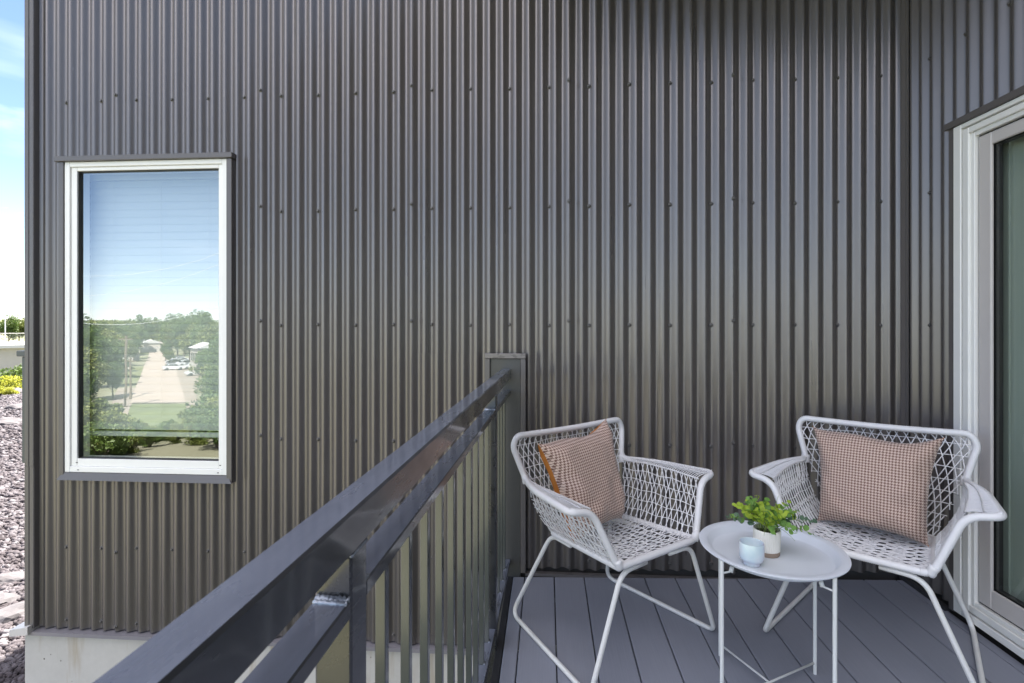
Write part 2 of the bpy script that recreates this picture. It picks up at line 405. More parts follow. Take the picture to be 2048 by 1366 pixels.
def fillet(pts, rad, closed=False, seg=6):
    out = []; n = len(pts); P = [Vector(p) for p in pts]
    for i in range(n):
        if not closed and i in (0, n - 1): out.append(P[i]); continue
        a, b, c = P[i - 1], P[i], P[(i + 1) % n]
        r = rad[i] if isinstance(rad, (list, tuple)) else rad
        d1 = (a - b); d2 = (c - b); l = min(r, d1.length * .48, d2.length * .48)
        p0 = b + d1.normalized() * l; p1 = b + d2.normalized() * l
        for k in range(seg + 1):
            t = k / seg; out.append(p0 * (1 - t) ** 2 + b * 2 * t * (1 - t) + p1 * t * t)
    return out
def resample(P, step, closed=False):
    Q = list(P) + ([P[0]] if closed else []); out = []; acc = 0.0; nxt = 0.0
    for a, b in zip(Q[:-1], Q[1:]):
        d = (b - a).length
        while nxt <= acc + d + 1e-12:
            out.append(a.lerp(b, (nxt - acc) / d if d > 0 else 0)); nxt += step
        acc += d
    return out
def bulk(name, V, F, mat, smooth=False):
    """fast mesh from numpy arrays; F is (n,3) or (n,4)"""
    me = bpy.data.meshes.new(name); k = F.shape[1]
    me.vertices.add(len(V)); me.vertices.foreach_set('co', V.astype(np.float32).ravel())
    me.loops.add(F.size); me.loops.foreach_set('vertex_index', F.astype(np.int32).ravel())
    me.polygons.add(len(F)); me.polygons.foreach_set('loop_start', np.arange(0, F.size, k, dtype=np.int32))
    me.polygons.foreach_set('loop_total', np.full(len(F), k, dtype=np.int32))
    if smooth: me.polygons.foreach_set('use_smooth', np.ones(len(F), dtype=bool))
    for q in (mat if isinstance(mat, (list, tuple)) else [mat]): me.materials.append(q)
    me.update(calc_edges=True); me.validate(); return me

# ------------------------------------------------------------------ ground
def sst(a, b, x):
    t = min(1, max(0, (x - a) / (b - a))); return t * t * (3 - 2 * t)
def gz(x, y):
    r = math.hypot(x, y); s = -(x * .62 + y * .78)
    z = -2.32 - 8.7 * sst(6, 40, s)
    if y > 0: z -= 2.6 * sst(20, 44, r) * (1 - sst(6, 40, s))
    z += 14 * sst(450, 1500, r)
    z += .10 * noise.noise(Vector((x * .25, y * .25, 0))) * sst(4, 9, r) + 1.0 * noise.noise(Vector((x * .02, y * .02, 3))) * sst(40, 120, r)
    z += .35 * noise.noise(Vector((x * .12, y * .12, 1))) * sst(9, 22, r)
    return z
def ground():
    rs = [0.0] + [1.0 * 1.045 ** i for i in range(0, 185)]
    rs = [r for r in rs if r < 3000] + [3000]
    na = 150; v = [(-3, 3, gz(-3, 3))]; f = []
    for r in rs[1:]:
        for k in range(na):
            a = 2 * PI * k / na; x, y = -3 + r * math.cos(a), 3 + r * math.sin(a); v.append((x, y, gz(x, y)))
    m = len(rs) - 1
    for k in range(na): f.append((0, 1 + k, 1 + (k + 1) % na))
    for j in range(m - 1):
        for k in range(na):
            k2 = (k + 1) % na; f.append((1 + j * na + k, 1 + (j + 1) * na + k, 1 + (j + 1) * na + k2, 1 + j * na + k2))
    b = MB(); b.add(v, f); o = b.build('ground', M['ground'], smooth=True); tag(o, kind='structure')
ground()

# ------------------------------------------------------------------ house
PITCH, AMP = .0678, .021
WY = 2.620                      # crest plane of the long wall
house = thing('house', 'dark grey corrugated metal house wall with a tall white framed window and a concrete base', 'house', (-2.85, 2.62, -2.4))
house_off = Vector((2.85, -2.62, 2.4))
def hp(o):                     # put a world-space part under the house
    o.parent = house; o.location = Vector(o.location) + house_off; return o
VAL = .4134                     # a valley of the long wall
def wall_y(x): return WY + AMP * .5 * (1 + math.cos(2 * PI * (x - VAL) / PITCH))
deckz = lambda x: -1.282 + .026 * (x + .173)
WIN = (-2.606, -1.672, -.795, .868)     # opening cut in the sheets
laps = [-2.332 - 12 * PITCH, -2.332, -1.519, -.705, .108, .922, 1.76]
def sheet(x0, x1, off, zb, zt):
    b = MB(); n = int((x1 - x0) / (PITCH / 14)); xs = [x0 + (x1 - x0) * i / n for i in range(n + 1)]
    for cut in (WIN[0], WIN[1]):
        if x0 < cut < x1: xs.append(cut)
    xs.sort()
    def strip(xa, xb, za, zc):
        v = [];
        for x in (xa, xb):
            y = wall_y(x) - off
            v += [(x, y, za(x)), (x, y, zc(x))]
        return v
    def col(xs_, za, zc):
        o = len(b.v)
        zs = 10
        for x in xs_:
            y = wall_y(x) - off
            for q in range(zs + 1):
                z = za(x) + (zc(x) - za(x)) * q / zs
                b.v.append((x, y + .0012 * noise.noise(Vector((x * 1.5, z * 1.3, off * 100))), z))
        for i in range(len(xs_) - 1):
            for q in range(zs):
                a = o + i * (zs + 1) + q; c = a + zs + 1; b.f.append((a, c, c + 1, a + 1))
    segs = [[]]
    inwin = lambda x: WIN[0] - 1e-6 <= x <= WIN[1] + 1e-6
    A = [x for x in xs if x <= WIN[0] + 1e-6]; B = [x for x in xs if inwin(x)]; Cc = [x for x in xs if x >= WIN[1] - 1e-6]
    if len(A) > 1: col(A, zb, zt)
    if len(B) > 1: col(B, zb, lambda x: WIN[2]); col(B, lambda x: WIN[3], zt)
    if len(Cc) > 1: col(Cc, zb, zt)
    me = b.mesh('wall_panel', M['siding'], smooth=True)
    o = link('wall_panel', me); return hp(o)
ZT = 3.4
for i in range(len(laps) - 1):
    x0, x1 = laps[i] - .000, laps[i + 1] + .022
    x0 = max(x0, -2.792); x1 = min(x1, 1.722)
    off = .0022 * (i % 2) + .001
    if i == 3:                  # sheet in two heights: over the trim a horizontal joint at the rail height
        sheet(x0, x1, off, lambda x: -.161, lambda x: ZT)
        sheet(x0, x1, off + .0045, lambda x: -1.668 if x < -.20 else deckz(x) + .03, lambda x: -.152)
    elif i == 4 or i == 5: sheet(x0, x1, off, lambda x: deckz(x) + .018, lambda x: ZT)
    else: sheet(x0, x1, off, lambda x: -1.668, lambda x: ZT)
# right hand wall, crest plane X = 1.735, runs towards the camera
RX = 1.735; VALR = 2.478
def rwall_x(y): return RX + AMP * .5 * (1 + math.cos(2 * PI * (y - VALR) / PITCH))
DOOR = (.42, 2.285, -1.205, .83)
def rsheet(y0, y1, off):
    b = MB(); n = max(2, int((y1 - y0) / (PITCH / 14))); ys = [y0 + (y1 - y0) * i / n for i in range(n + 1)]
    for c in DOOR[:2]:
        if y0 < c < y1: ys.append(c)
    ys.sort()
    def col(q, za, zc):
        o = len(b.v)
        for y in q:
            x = rwall_x(y) - off; b.v += [(x, y, za), (x, y, zc)]
        for i in range(len(q) - 1):
            a = o + 2 * i; b.f.append((a, a + 1, a + 3, a + 2))
    zb = deckz(RX) + .02
    A = [y for y in ys if y <= DOOR[0] + 1e-6]; B = [y for y in ys if DOOR[0] - 1e-6 <= y <= DOOR[1] + 1e-6]; C2 = [y for y in ys if y >= DOOR[1] - 1e-6]
    if len(A) > 1: col(A, zb, ZT)
    if len(B) > 1: col(B, DOOR[3], ZT)
    if len(C2) > 1: col(C2, zb, ZT)
    hp(link('wall_panel', b.mesh('wall_panel', M['siding'], smooth=True)))
yl = [2.60, 1.96, 1.15, .34, -.47, -1.28, -2.09, -2.9, -3.71]
for i in range(8): rsheet(yl[i + 1] - .02, yl[i], .001 + .0022 * (i % 2))
# cores behind the sheets
b = MB()
CB = WY + AMP + .012
b.box((-2.80, CB, -1.66), (WIN[0] - .005, CB + .16, ZT)).box((WIN[1] + .005, CB, -1.66), (1.76, CB + .16, ZT))
b.box((WIN[0] - .005, CB, -1.66), (WIN[1] + .005, CB + .16, WIN[2] - .005)).box((WIN[0] - .005, CB, WIN[3] + .005), (WIN[1] + .005, CB + .16, ZT))
b.box((-2.80, CB + .16, -1.66), (-2.66, 8.6, ZT)).box((-2.66, 8.46, -1.66), (6, 8.6, ZT))
b.box((-2.66, CB + .16, ZT - .1), (6, 8.46, ZT - .001))
CX = RX + AMP + .012
b.box((CX, DOOR[1] + .006, -2.3), (CX + .15, CB - .002, ZT)).box((CX, -3.7, -2.3), (CX + .15, DOOR[0] - .006, ZT))
b.box((CX, DOOR[0] - .006, DOOR[3] + .006), (CX + .15, DOOR[1] + .006, ZT)).box((CX, DOOR[0] - .006, -2.3), (CX + .15, DOOR[1] + .006, DOOR[2] - .03))
b.box((CX + .15, -3.7, ZT - .1), (6, CB, ZT - .002)).box((5.85, -3.55, -2.3), (6, CB, ZT - .1)).box((CX + .15, -3.7, -2.3), (6, -3.55, ZT - .1))
hp(b.build('wall_core', M['core']))
# room behind window and behind door
b = MB()
x0, x1, y0, y1, z0, z1 = -2.64, 1.7, CB + .165, 6.0, -1.3, 1.5
b.add([(x0, y0, z0), (x1, y0, z0), (x1, y1, z0), (x0, y1, z0), (x0, y0, z1), (x1, y0, z1), (x1, y1, z1), (x0, y1, z1)], [(0, 1, 2, 3), (4, 7, 6, 5), (1, 5, 6, 2), (2, 6, 7, 3), (3, 7, 4, 0)])
x0, x1, y0, y1, z0, z1 = CX + .155, 5.8, -1.4, 2.6, -1.22, 1.4
b.add([(x0, y0, z0), (x1, y0, z0), (x1, y1, z0), (x0, y1, z0), (x0, y0, z1), (x1, y0, z1), (x1, y1, z1), (x0, y1, z1)], [(0, 1, 2, 3), (4, 7, 6, 5), (0, 4, 5, 1), (1, 5, 6, 2), (2, 6, 7, 3)])
hp(b.build('room_lining', M['room']))
# upper storey fascia (roof edge, out of frame) and the soffit over the deck
hp(MB().box((-3.05, 2.35, ZT), (6.1, 8.9, ZT + .2)).build('roof', M['flash']))
hp(MB().box((-.10, 1.2, 2.05), (RX + .02, 2.655, 2.17)).build('deck_ceiling', M['soffit']))
hp(MB().box((-.14, 1.15, 2.03), (-.102, 2.66, 2.25)).build('ceiling_fascia', M['flash']))
# concrete foundation and ledge flashing
hp(MB().box((-2.882, 2.632, -2.9), (-.14, 2.85, -1.690), .006).box((-2.882, 2.851, -2.9), (-2.65, 8.6, -1.690)).build('foundation', M['concrete']))
b = MB().box((-2.82, 2.594, -1.695), (-.18, 2.597, -1.676)).box((-2.82, 2.597, -1.679), (-.18, 2.66, -1.676))
hp(b.build('base_flashing', M['ledge']))
hp(MB().box((-.112, 2.585, -1.275), (1.735, 2.612, -1.262)).build('base_flashing', M['flash']))
# kick-out flashing at the corner
b = MB(); b.add([(-2.935, 2.60, -1.712), (-2.800, 2.575, -1.682), (-2.800, 2.575, -1.640), (-2.935, 2.60, -1.676), (-2.935, 2.70, -1.712), (-2.800, 2.68, -1.682), (-2.800, 2.68, -1.640), (-2.935, 2.70, -1.676)],
                [(0, 1, 2, 3), (3, 2, 6, 7), (0, 4, 5, 1), (0, 3, 7, 4), (1, 5, 6, 2)])
hp(b.build('kickout_flashing', M['light_flash']))
# outside corner trim: two flanges with a gap, in two lengths
for (za, zb_) in ((-1.66, -.775), (-.78, ZT)):
    o_ = 0.0 if za < -1 else .0015
    b = MB().box((-2.845, 2.603 - o_, za), (-2.822, 2.66, zb_), .003).box((-2.816, 2.599 - o_, za), (-2.789, 2.66, zb_), .003).box((-2.840, 2.618 - o_, za + .01), (-2.792, 2.655, zb_))
    b.box((-2.8505, 2.606, za), (-2.8455, 8.6, zb_))
    hp(b.build('corner_trim', M['flash']))
# inside corner trim
b = MB().box((1.710, 2.606, -1.22), (1.7285, 2.6125, ZT)).box((1.7285, 2.590, -1.22), (1.7335, 2.6055, ZT))
hp(b.build('corner_trim', M['flash']))
b = MB().box((1.700, 2.32, -1.236), (1.7215, 2.605, -1.216)); hp(b.build('base_flashing', M['deck_dark']))
# trim box where the railing meets the wall
b = MB()
for (a, c) in (((-.318, 2.585, -1.66), (-.292, 2.607, -.179)), ((-.136, 2.585, -1.262), (-.110, 2.607, -.179)),):
    b.box(a, c, .002)
hp(b.build('trim_frame', M['flash']))
hp(MB().box((-.318, 2.584, -.178), (-.110, 2.607, -.152), .002).build('trim_head', M['flash_worn']))
hp(MB().box((-.2905, 2.598, -1.66), (-.1375, 2.610, -.1795), .001).build('trim_plate', M['plate']))
# small louvre fins on the side wall seen edge-on
for z in (1.42, 1.265, 1.175):
    b = MB(); b.add([(-2.905, 2.66, z - .004), (-2.876, 2.64, z - .012), (-2.876, 2.70, z - .012), (-2.876, 2.66, z + .008)], [(0, 1, 3), (0, 3, 2), (0, 2, 1), (1, 2, 3)])
    hp(b.build('screw', M['screw']))
# screws (washer + hex head), one shared mesh
b = MB(); b.lathe([(.0002, -.001), (.0088, -.001), (.0088, .0010), (.0062, .0022)], 10)
b.lathe([(.0056, .002), (.0056, .0056), (.0044, .0072), (.0002, .0076)], 6)
SC = b.mesh('screw', M['screw']); 
rows = [1.215, .600, -.008, -.615, -1.225, -1.630]
def screw(x, y, z, right=False):
    o = link('screw', SC); o.scale = (1.18, 1.18, 1.2); o.rotation_euler = (PI / 2, random.uniform(0, 1), 0) if not right else (0, -PI / 2, 0)
    o.location = (x, y, z); hp(o)
for r, z in enumerate(rows):
    for k in range(-48, 20, 1):
        x = VAL + k * PITCH
        if k % 3 or x < -2.79 or x > 1.66: continue
        if WIN[0] - .06 < x < WIN[1] + .06 and WIN[2] - .06 < z < WIN[3] + .06: continue
        if r == 5 and x > -.3: continue
        if -.34 < x < -.09 and z < -.1: continue
        screw(x, WY + AMP - .003, z + random.uniform(-.004, .004) - (.012 if x > -.2 and r == 4 else 0) * -1)
    for xl in (-2.332, -1.519, -.705, .108, .922):
        if WIN[0] - .03 < xl < WIN[1] + .03 and WIN[2] - .03 < z < WIN[3] + .03: continue
        if r == 5 and xl > -.2: continue
        screw(xl, WY - .004, z + .022 * (1 if r < 4 else -.6))
for z in rows[:5]:
    for k in (0, -3, -6, -9, -12, -15):
        y = VALR + k * PITCH
        if z < DOOR[3] + .05 and y < DOOR[1] + .04: continue
        screw(rwall_x(y) - .003, y, z, True)
# ---- the tall window
win = hp(link('window', None)); win.location = house_off.copy()
def wp(b, name, mat, **k): return b.build(name, mat, win, **k)
b = MB(); b.box((-2.650, 2.575, .872), (-1.652, 2.655, .900), .002); wp(b, 'trim_head', M['flash'])
for xa in (-2.634, -1.689): wp(MB().box((xa, 2.586, -.835), (xa + .030, 2.655, .871), .002), 'trim_jamb', M['flash'])
b = MB(); b.add([(-2.64, 2.578, -.842), (-1.656, 2.578, -.842), (-1.682, 2.590, -.803), (-2.607, 2.590, -.803), (-2.64, 2.655, -.842), (-1.656, 2.655, -.842), (-1.682, 2.655, -.803), (-2.607, 2.655, -.803)],
                [(0, 1, 2, 3), (0, 4, 5, 1), (3, 2, 6, 7), (0, 3, 7, 4), (1, 5, 6, 2)]); wp(b, 'trim_sill', M['flash'])
def frame_rect(b, x0, x1, z0, z1, wl, wr, wb, wt, y0, y1, ch=.002):
    b.box((x0, y0, z0), (x0 + wl, y1, z1), ch); b.box((x1 - wr, y0, z0), (x1, y1, z1), ch)
    b.box((x0 + wl, y0 + .0006, z0), (x1 - wr, y1, z0 + wb), ch); b.box((x0 + wl, y0 + .0006, z1 - wt), (x1 - wr, y1, z1), ch)
b = MB(); frame_rect(b, -2.6035, -1.6895, -.802, .871, .030, .026, .030, .026, 2.592, 2.70); wp(b, 'window_frame', M['white_frame'])
b = MB(); frame_rect(b, -2.573, -1.716, -.7715, .8445, .034, .024, .040, .020, 2.600, 2.68); wp(b, 'sash', M['white_frame'])
b = MB(); frame_rect(b, -2.5385, -1.7405, -.7310, .8240, .004, .004, .004, .004, 2.608, 2.635, 0); wp(b, 'gasket', M['dark_gasket'])
b = MB(); b.add([(-2.5342, 2.620, -.7268), (-1.7448, 2.620, -.7268), (-1.7448, 2.620, .8198), (-2.5342, 2.620, .8198)], [(0, 1, 2, 3)]); wp(b, 'pane', M['glass'])
# blind: every slat is its own part
sl = MB(); n = 6; ang = math.radians(85)
vv = []; 
for i in range(n + 1):
    t = (i / n - .5) * .050; cam_ = .0025 * (1 - (2 * i / n - 1) ** 2)
    y, z = t * math.cos(ang) - cam_ * math.sin(ang), t * math.sin(ang) + cam_ * math.cos(ang)
    vv += [(-2.575, y, z), (-1.705, y, z)]
sl.add(vv, [(2 * i, 2 * i + 1, 2 * i + 3, 2 * i + 2) for i in range(n)]); slm = sl.mesh('blind_slat', M['blind'], smooth=True)
z = .79
while z > -.60:
    o = link('blind_slat', slm, win, loc=(0, 2.722, z), rot=(random.uniform(-.015, .015), 0, 0)); z -= .0425
b = MB().box((-2.575, 2.708, -.632), (-1.705, 2.740, -.606), .004); wp(b, 'blind_rail', M['blind'])
b = MB().box((-2.575, 2.70, .80), (-1.705, 2.75, .86), .003); wp(b, 'blind_headrail', M['blind'])
b = MB()
for x in (-2.42, -2.14, -1.86): b.tube([(x, 2.703, -.61), (x, 2.703, .80)], .0009, 5)
wp(b, 'blind_cord', M['blind'])
# weep marks
b = MB()
for (x, z) in ((-2.545, -.752), (-2.53, -.789), (-1.735, -.752), (-1.742, -.789)): b.box((x, 2.5905 if z < -.77 else 2.5985, z - .002), (x + .009, 2.5935 if z < -.77 else 2.6015, z + .0015))
wp(b, 'weep_slot', M['dark_gasket'])
# ---- sliding door in the right wall
door = hp(link('sliding_door', None)); door.location = house_off.copy()
def dp(b, name, mat, **k): return b.build(name, mat, door, **k)
def yframe(b, y0, y1, z0, z1, wy, wz0, wz1, x0, x1, ch=.002):
    b.box((x0, y0, z0), (x1, y0 + wy, z1), ch); b.box((x0, y1 - wy, z0), (x1, y1, z1), ch)
    b.box((x0 + .0006, y0 + wy, z0), (x1, y1 - wy, z0 + wz0), ch); b.box((x0 + .0006, y0 + wy, z1 - wz1), (x1, y1 - wy, z1), ch)
b = MB(); b.box((1.692, .40, .822), (1.742, 2.318, .850), .002); dp(b, 'trim_head', M['flash'])
b = MB(); b.box((1.704, 2.276, -1.213), (1.742, 2.306, .821), .002); dp(b, 'trim_jamb', M['flash'])
b = MB(); yframe(b, .43, 2.2745, -1.204, .8205, .038, .030, .018, 1.700, 1.86); dp(b, 'door_frame', M['white_frame'])
b = MB(); yframe(b, .468, 2.2365, -1.173, .802, .006, .006, .006, 1.718, 1.85, 0); dp(b, 'frame_groove', M['sash_grey'])
b = MB(); yframe(b, .474, 2.2305, -1.167, .796, .030, .028, .024, 1.703, 1.85); dp(b, 'inner_frame', M['white_frame'])
b = MB(); yframe(b, .504, 2.2000, -1.138, .7715, .018, .018, .018, 1.712, 1.84); dp(b, 'frame_stop', M['white_frame'])
b = MB(); yframe(b, .522, 2.1815, -1.1195, .7530, .006, .006, .006, 1.730, 1.80, 0); dp(b, 'gasket', M['dark_gasket'])
b = MB(); yframe(b, .530, 2.1750, -1.113, .7465, .058, .075, .048, 1.722, 1.734, .003); dp(b, 'sash', M['sash_grey'])
b = MB(); yframe(b, .580, 2.1290, -1.05, .710, .014, .014, .014, 1.7405, 1.765, 0); dp(b, 'gasket', M['dark_gasket'])
b = MB(); b.add([(1.738, .590, -1.036), (1.738, 2.115, -1.036), (1.738, 2.115, .696), (1.738, .590, .696)], [(0, 1, 2, 3)]); dp(b, 'pane', M['door_glass'])
# fabric panels hanging inside
b = MB(); b.box((1.932, 2.085, -1.16), (1.940, 2.30, .80)); 
for (ya, yb, xo) in ((1.50, 2.149, 0), (.95, 1.48, .012), (.47, .93, 0)):
    b = MB(); n = 24
    vv = [];
    for i in range(n + 1):
        y = ya + (yb - ya) * i / n; x = 1.806 + xo + .0006 * math.sin(i * .5)
        if i >= n - 1: x -= .004
        vv += [(x, y, -1.18), (x, y, .80)]
    b.add(vv, [(2 * i, 2 * i + 1, 2 * i + 3, 2 * i + 2) for i in range(n)]); b.box((1.795 + xo, yb - .022, -1.175), (1.802 + xo, yb + .002, .80))
    dp(b, 'curtain_panel', M['curtain'], ang=60)

b = MB()
for q in (2.262, 2.212): b.box((1.728, q - .008, -1.2045), (1.740, q + .008, -1.2020))
dp(b, 'weep_slot', M['dark_gasket'])

# ------------------------------------------------------------------ deck
deck = bpy.data.objects.new('deck', None); COL.objects.link(deck); deck.location = (-.173, 0, -1.282); deck.rotation_euler = (0, -math.atan(.026), 0)
tag(deck, kind='structure')
gaps = [-.002, .055] + [.055 + .149 * (k + 1) + .004 for k in range(13)]
gx = [0.0, .056] + [.056 + .0 + .149 * (k + 1) for k in range(12)]
gx = [0.0, .058, .207]
while gx[-1] < 1.87: gx.append(gx[-1] + .149)
for i in range(len(gx) - 1):
    a, c = gx[i] + (.0022 if i else 0), gx[i + 1] - .0022
    c = min(c, 1.889)
    if c - a < .01: continue
    dz = random.uniform(-.0008, .0008)
    MB().box((a, -3.1, -.025), (c, 2.586, dz), .0025).build('deck_board', M['board'], deck)
MB().box((-.032, -3.1, -.21), (-.004, 2.60, -.004), .002).build('rim_board', M['deck_dark'], deck)
b = MB()
for y in (-2.8, -2.4, -2.0, -1.6, -1.2, -.8, -.4, 0, .4, .8, 1.2, 1.6, 2.0, 2.4): b.box((.0, y, -.20), (1.88, y + .04, -.027))
b.build('joist', M['deck_dark'], deck)

# ------------------------------------------------------------------ railing
rail = thing('deck_railing', 'dark charcoal steel deck railing running from the camera to the metal wall', 'railing', (0, 0, -1.3), (0, 0, math.radians(-1.5)))
ZO = 1.3
xi, xo = -.2537, -.3020
def rb(b, name, mat=None, **k):
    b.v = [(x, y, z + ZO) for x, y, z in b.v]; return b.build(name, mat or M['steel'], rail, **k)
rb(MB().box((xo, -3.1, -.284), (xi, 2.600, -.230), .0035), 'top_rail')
posts = [(-2.19, -2.14), (-.80, -.75), (.603, .653), (1.998, 2.048)]
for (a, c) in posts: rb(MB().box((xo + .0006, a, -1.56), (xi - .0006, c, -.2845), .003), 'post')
ends = [-3.1] + [q for p in posts for q in p] + [2.598]
for i in range(0, len(ends), 2):
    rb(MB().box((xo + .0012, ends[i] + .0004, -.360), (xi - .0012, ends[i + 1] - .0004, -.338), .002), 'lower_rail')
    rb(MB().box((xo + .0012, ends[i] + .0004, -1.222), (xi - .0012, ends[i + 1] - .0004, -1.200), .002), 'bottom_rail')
bal = MB().box((-.0085, -.0085, 0), (.0085, .0085, .8395), .0012); balm = bal.mesh('baluster', M['bar'])
ys = [.777 + .1265 * k for k in range(10)] + [2.158, 2.268, 2.378, 2.488] + [.480, .353, .227, .10, -.03, -.155, -.28, -.41, -.53, -.66] + [-.92 - .1265 * k for k in range(9)]
for y in ys: link('baluster', balm, rail, loc=(-.2785, y, -1.1998 + ZO))
def weld(p, d, ln, r=.0062):
    b = MB(); n = 14; pts = []
    for i in range(n + 1): pts.append(Vector(p) + Vector(d) * (ln * i / n))
    b.tube(pts, lambda i: r * (.75 + .5 * abs(math.sin(i * 1.7)) + random.uniform(-.1, .15)), 7); rb(b, 'weld_bead', M['weld'], smooth=True)
for (a, c) in posts[2:]:
    for yy, sg_ in ((a, -1), (c, 1)):
        for q_ in (0, 1): weld((xo + .003, yy + sg_ * (.003 + .006 * q_), -.338), (1, 0, 0), .043, .0058 - .002 * q_)
    weld((xi - .002, a, -.285), (0, 1, 0), .05, .0022)
for y in ys[:14]:
    b = MB(); b.tube([(-.2785 + .0095, y - .009, -1.199), (-.2785 + .0095, y + .009, -1.199)], .0035, 6); rb(b, 'weld_bead', M['weld'], smooth=True)

# ------------------------------------------------------------------ wicker armchairs
K = dict(T=(.291, .231, .806), W=(.312, .232, .764), N=(.273, .200, .627), AT=(.378, -.228, .637), PT=(.289, -.236, .622), SF=(.205, -.270, .421),
         SR=(.180, .157, .398), FF=(.331, -.250, .0105), RF=(.278, .328, .0105), RT=(.169, .172, .380))
def kp(n, s):
    x, y, z = K[n]; return Vector((x * s, y, z))
def wrap_tube(b, path, r, closed=False, pitch=.0058, n=10):
    P = resample(path, pitch / 2, closed)
    if closed and len(P) % 2: P.pop()
    b.tube(P, lambda i: r * (1.05 if i % 2 else .94) * (1 + .02 * noise.noise(P[i] * 30)), n, closed=closed)
def make_chair():
    t = thing('wicker_armchair', 'x', 'armchair')
    R = .0130
    # outline loop of the shell
    pts = []; rad = []
    seq = [('SF', .03), ('PT', .045), ('AT', .034), ('AM', .12), ('N', .035), ('W', .07), ('T', .075)]
    def P(n, s):
        if n == 'AM': return Vector((s * .335, .05, .632))
        return kp(n, s)
    for n, r in seq: pts.append(P(n, 1)); rad.append(r)
    pts.append(Vector((0, .238, .797))); rad.append(.2)
    for n, r in reversed(seq): pts.append(P(n, -1)); rad.append(r)
    loop = fillet(pts, rad, True, 8); b = MB(); wrap_tube(b, loop, R, True); b.build('shell_frame', M['rattan'], t, smooth=True)
    # seat side + rear rail
    sr = fillet([kp('SF', -1), kp('SR', -1), kp('SR', 1), kp('SF', 1)], .03); b = MB(); wrap_tube(b, sr, R * .86); b.build('seat_rail', M['rattan'], t, smooth=True)
    # wraps: knots at corners
    for s in (-1, 1):
        for nme, d in (('N', (0, .3, 1)), ('SF', (s * .4, -.1, 1))):
            c = kp(nme, s); dv = Vector(d).normalized() * .018
            if nme == 'SF': c = c + Vector((0, .0, .012))
            b = MB(); b.tube([c - dv, c - dv * .5, c, c + dv * .5, c + dv], lambda i: R * (1.18 if i % 2 else 1.1), 10); b.build('binding', M['rattan'], t, smooth=True)
    def strand(b, pts, r=.0021): b.tube(pts, r, 5, cap=False)
    # ---- back weave
    def side_curve(s):
        return [kp('SR', s), kp('SR', s).lerp(kp('N', s), .5) + Vector((s * .004, .006, 0)), kp('N', s), kp('W', s) * 1.0, kp('T', s)]
    def cpt(C, v):
        L = [0]
        for a, c in zip(C[:-1], C[1:]): L.append(L[-1] + (c - a).length)
        d = v * L[-1]
        for i in range(len(C) - 1):
            if d <= L[i + 1] or i == len(C) - 2:
                return C[i].lerp(C[i + 1], (d - L[i]) / (L[i + 1] - L[i]))
    CL, CR = side_curve(-1), side_curve(1)
    def back(u, v):
        p = cpt(CL, v).lerp(cpt(CR, v), u); p = p.copy()
        p.y += .030 * math.sin(PI * u) * (0.35 + .65 * v); 
        if v > .9: p.z -= .006 * math.sin(PI * u) * (v - .9) * 10
        return p
    def kag(b, fn, nd, sh, nh, off, hj=.004, segs=14, r=.0021, nrm=Vector((0, 1, 0))):
        for fam in (-1, 1):
            for i in range(-int(sh * nd) - 2, nd + int(sh * nd) + 3):
                u0 = (i + .5 + .12 * random.uniform(-1, 1)) / nd; pp = []
                wob = random.uniform(-.004, .004)
                for k in range(segs + 1):
                    v = k / segs; u = u0 + fam * sh * (v - .5) + wob * math.sin(5 * v)
                    if 0 <= u <= 1: pp.append(fn(u, v) + nrm * off * fam * math.sin(v * PI * nh))
                if len(pp) > 1: strand(b, pp, r)
        for j in range(1, nh):
            v = j / nh; ph = random.uniform(0, 6)
            for dbl in (0,):
                strand(b, [fn(q / 20, min(1, max(0, v + hj * math.sin(q * .9 + ph)))) + nrm * (.0008) for q in range(21)], r * .85)
    b = MB(); kag(b, back, 20, .30, 9, .0025); o = b.build('back_weave', M['rattan'], t, smooth=True); o['kind'] = 'stuff'
    # ---- seat weave
    def seat(u, v):
        a = kp('SF', -1).lerp(kp('SR', -1), v); c = kp('SF', 1).lerp(kp('SR', 1), v); p = a.lerp(c, u)
        p.z += .006 - .022 * math.sin(PI * u) * math.sin(PI * v); return p
    b = MB()
    for fam in (-1, 1):
        nn = 19
        for i in range(-7, nn + 7):
            v0 = (i + .5 + .2 * random.uniform(-1, 1)) / nn; pp = []; wob = random.uniform(0, 6)
            for k in range(31):
                u = k / 30; v = v0 + fam * .22 * (u - .5) + .006 * math.sin(u * 24 + wob)
                if 0 <= v <= 1: pp.append(seat(u, v) + Vector((0, 0, .0022 * fam * math.sin(u * 40 + i * PI))))
            if len(pp) > 1: strand(b, pp, .0021)
    for i in range(12):
        for dq in (-.005, .005):
            u = (i + .5) / 12 + dq; strand(b, [seat(min(.999, max(0, u + .012 * math.sin(k * 1.9 + i * PI))), k / 20) - Vector((0, 0, .003)) for k in range(21)], .0021)
    o = b.build('seat_weave', M['rattan'], t, smooth=True); o['kind'] = 'stuff'
    # ---- sides and arm tops
    for s in (-1, 1):
        wire = [kp('N', s) + Vector((-s * .004, -.01, -.004)), Vector((s * .287, .06, .632)), Vector((s * .292, -.08, .634)), kp('PT', s) + Vector((-s * .002, .01, .008))]
        def wr(u, wire=wire): return cpt(wire, u)
        def side(u, v, s=s, wr=wr):
            lo = kp('SR', s).lerp(kp('SF', s), u); p = lo.lerp(wr(u), v); p.x += s * .022 * math.sin(PI * v) * (1 - .5 * u); return p
        b = MB(); kag(b, side, 16, .16, 6, .0022, .012, 10, .0021, Vector((s, 0, 0))); o = b.build('side_weave', M['rattan'], t, smooth=True); o['kind'] = 'stuff'
        rim = fillet([kp('N', s), Vector((s * .335, .05, .632)), kp('AT', s)], .12)
        b = MB(); nn = 38
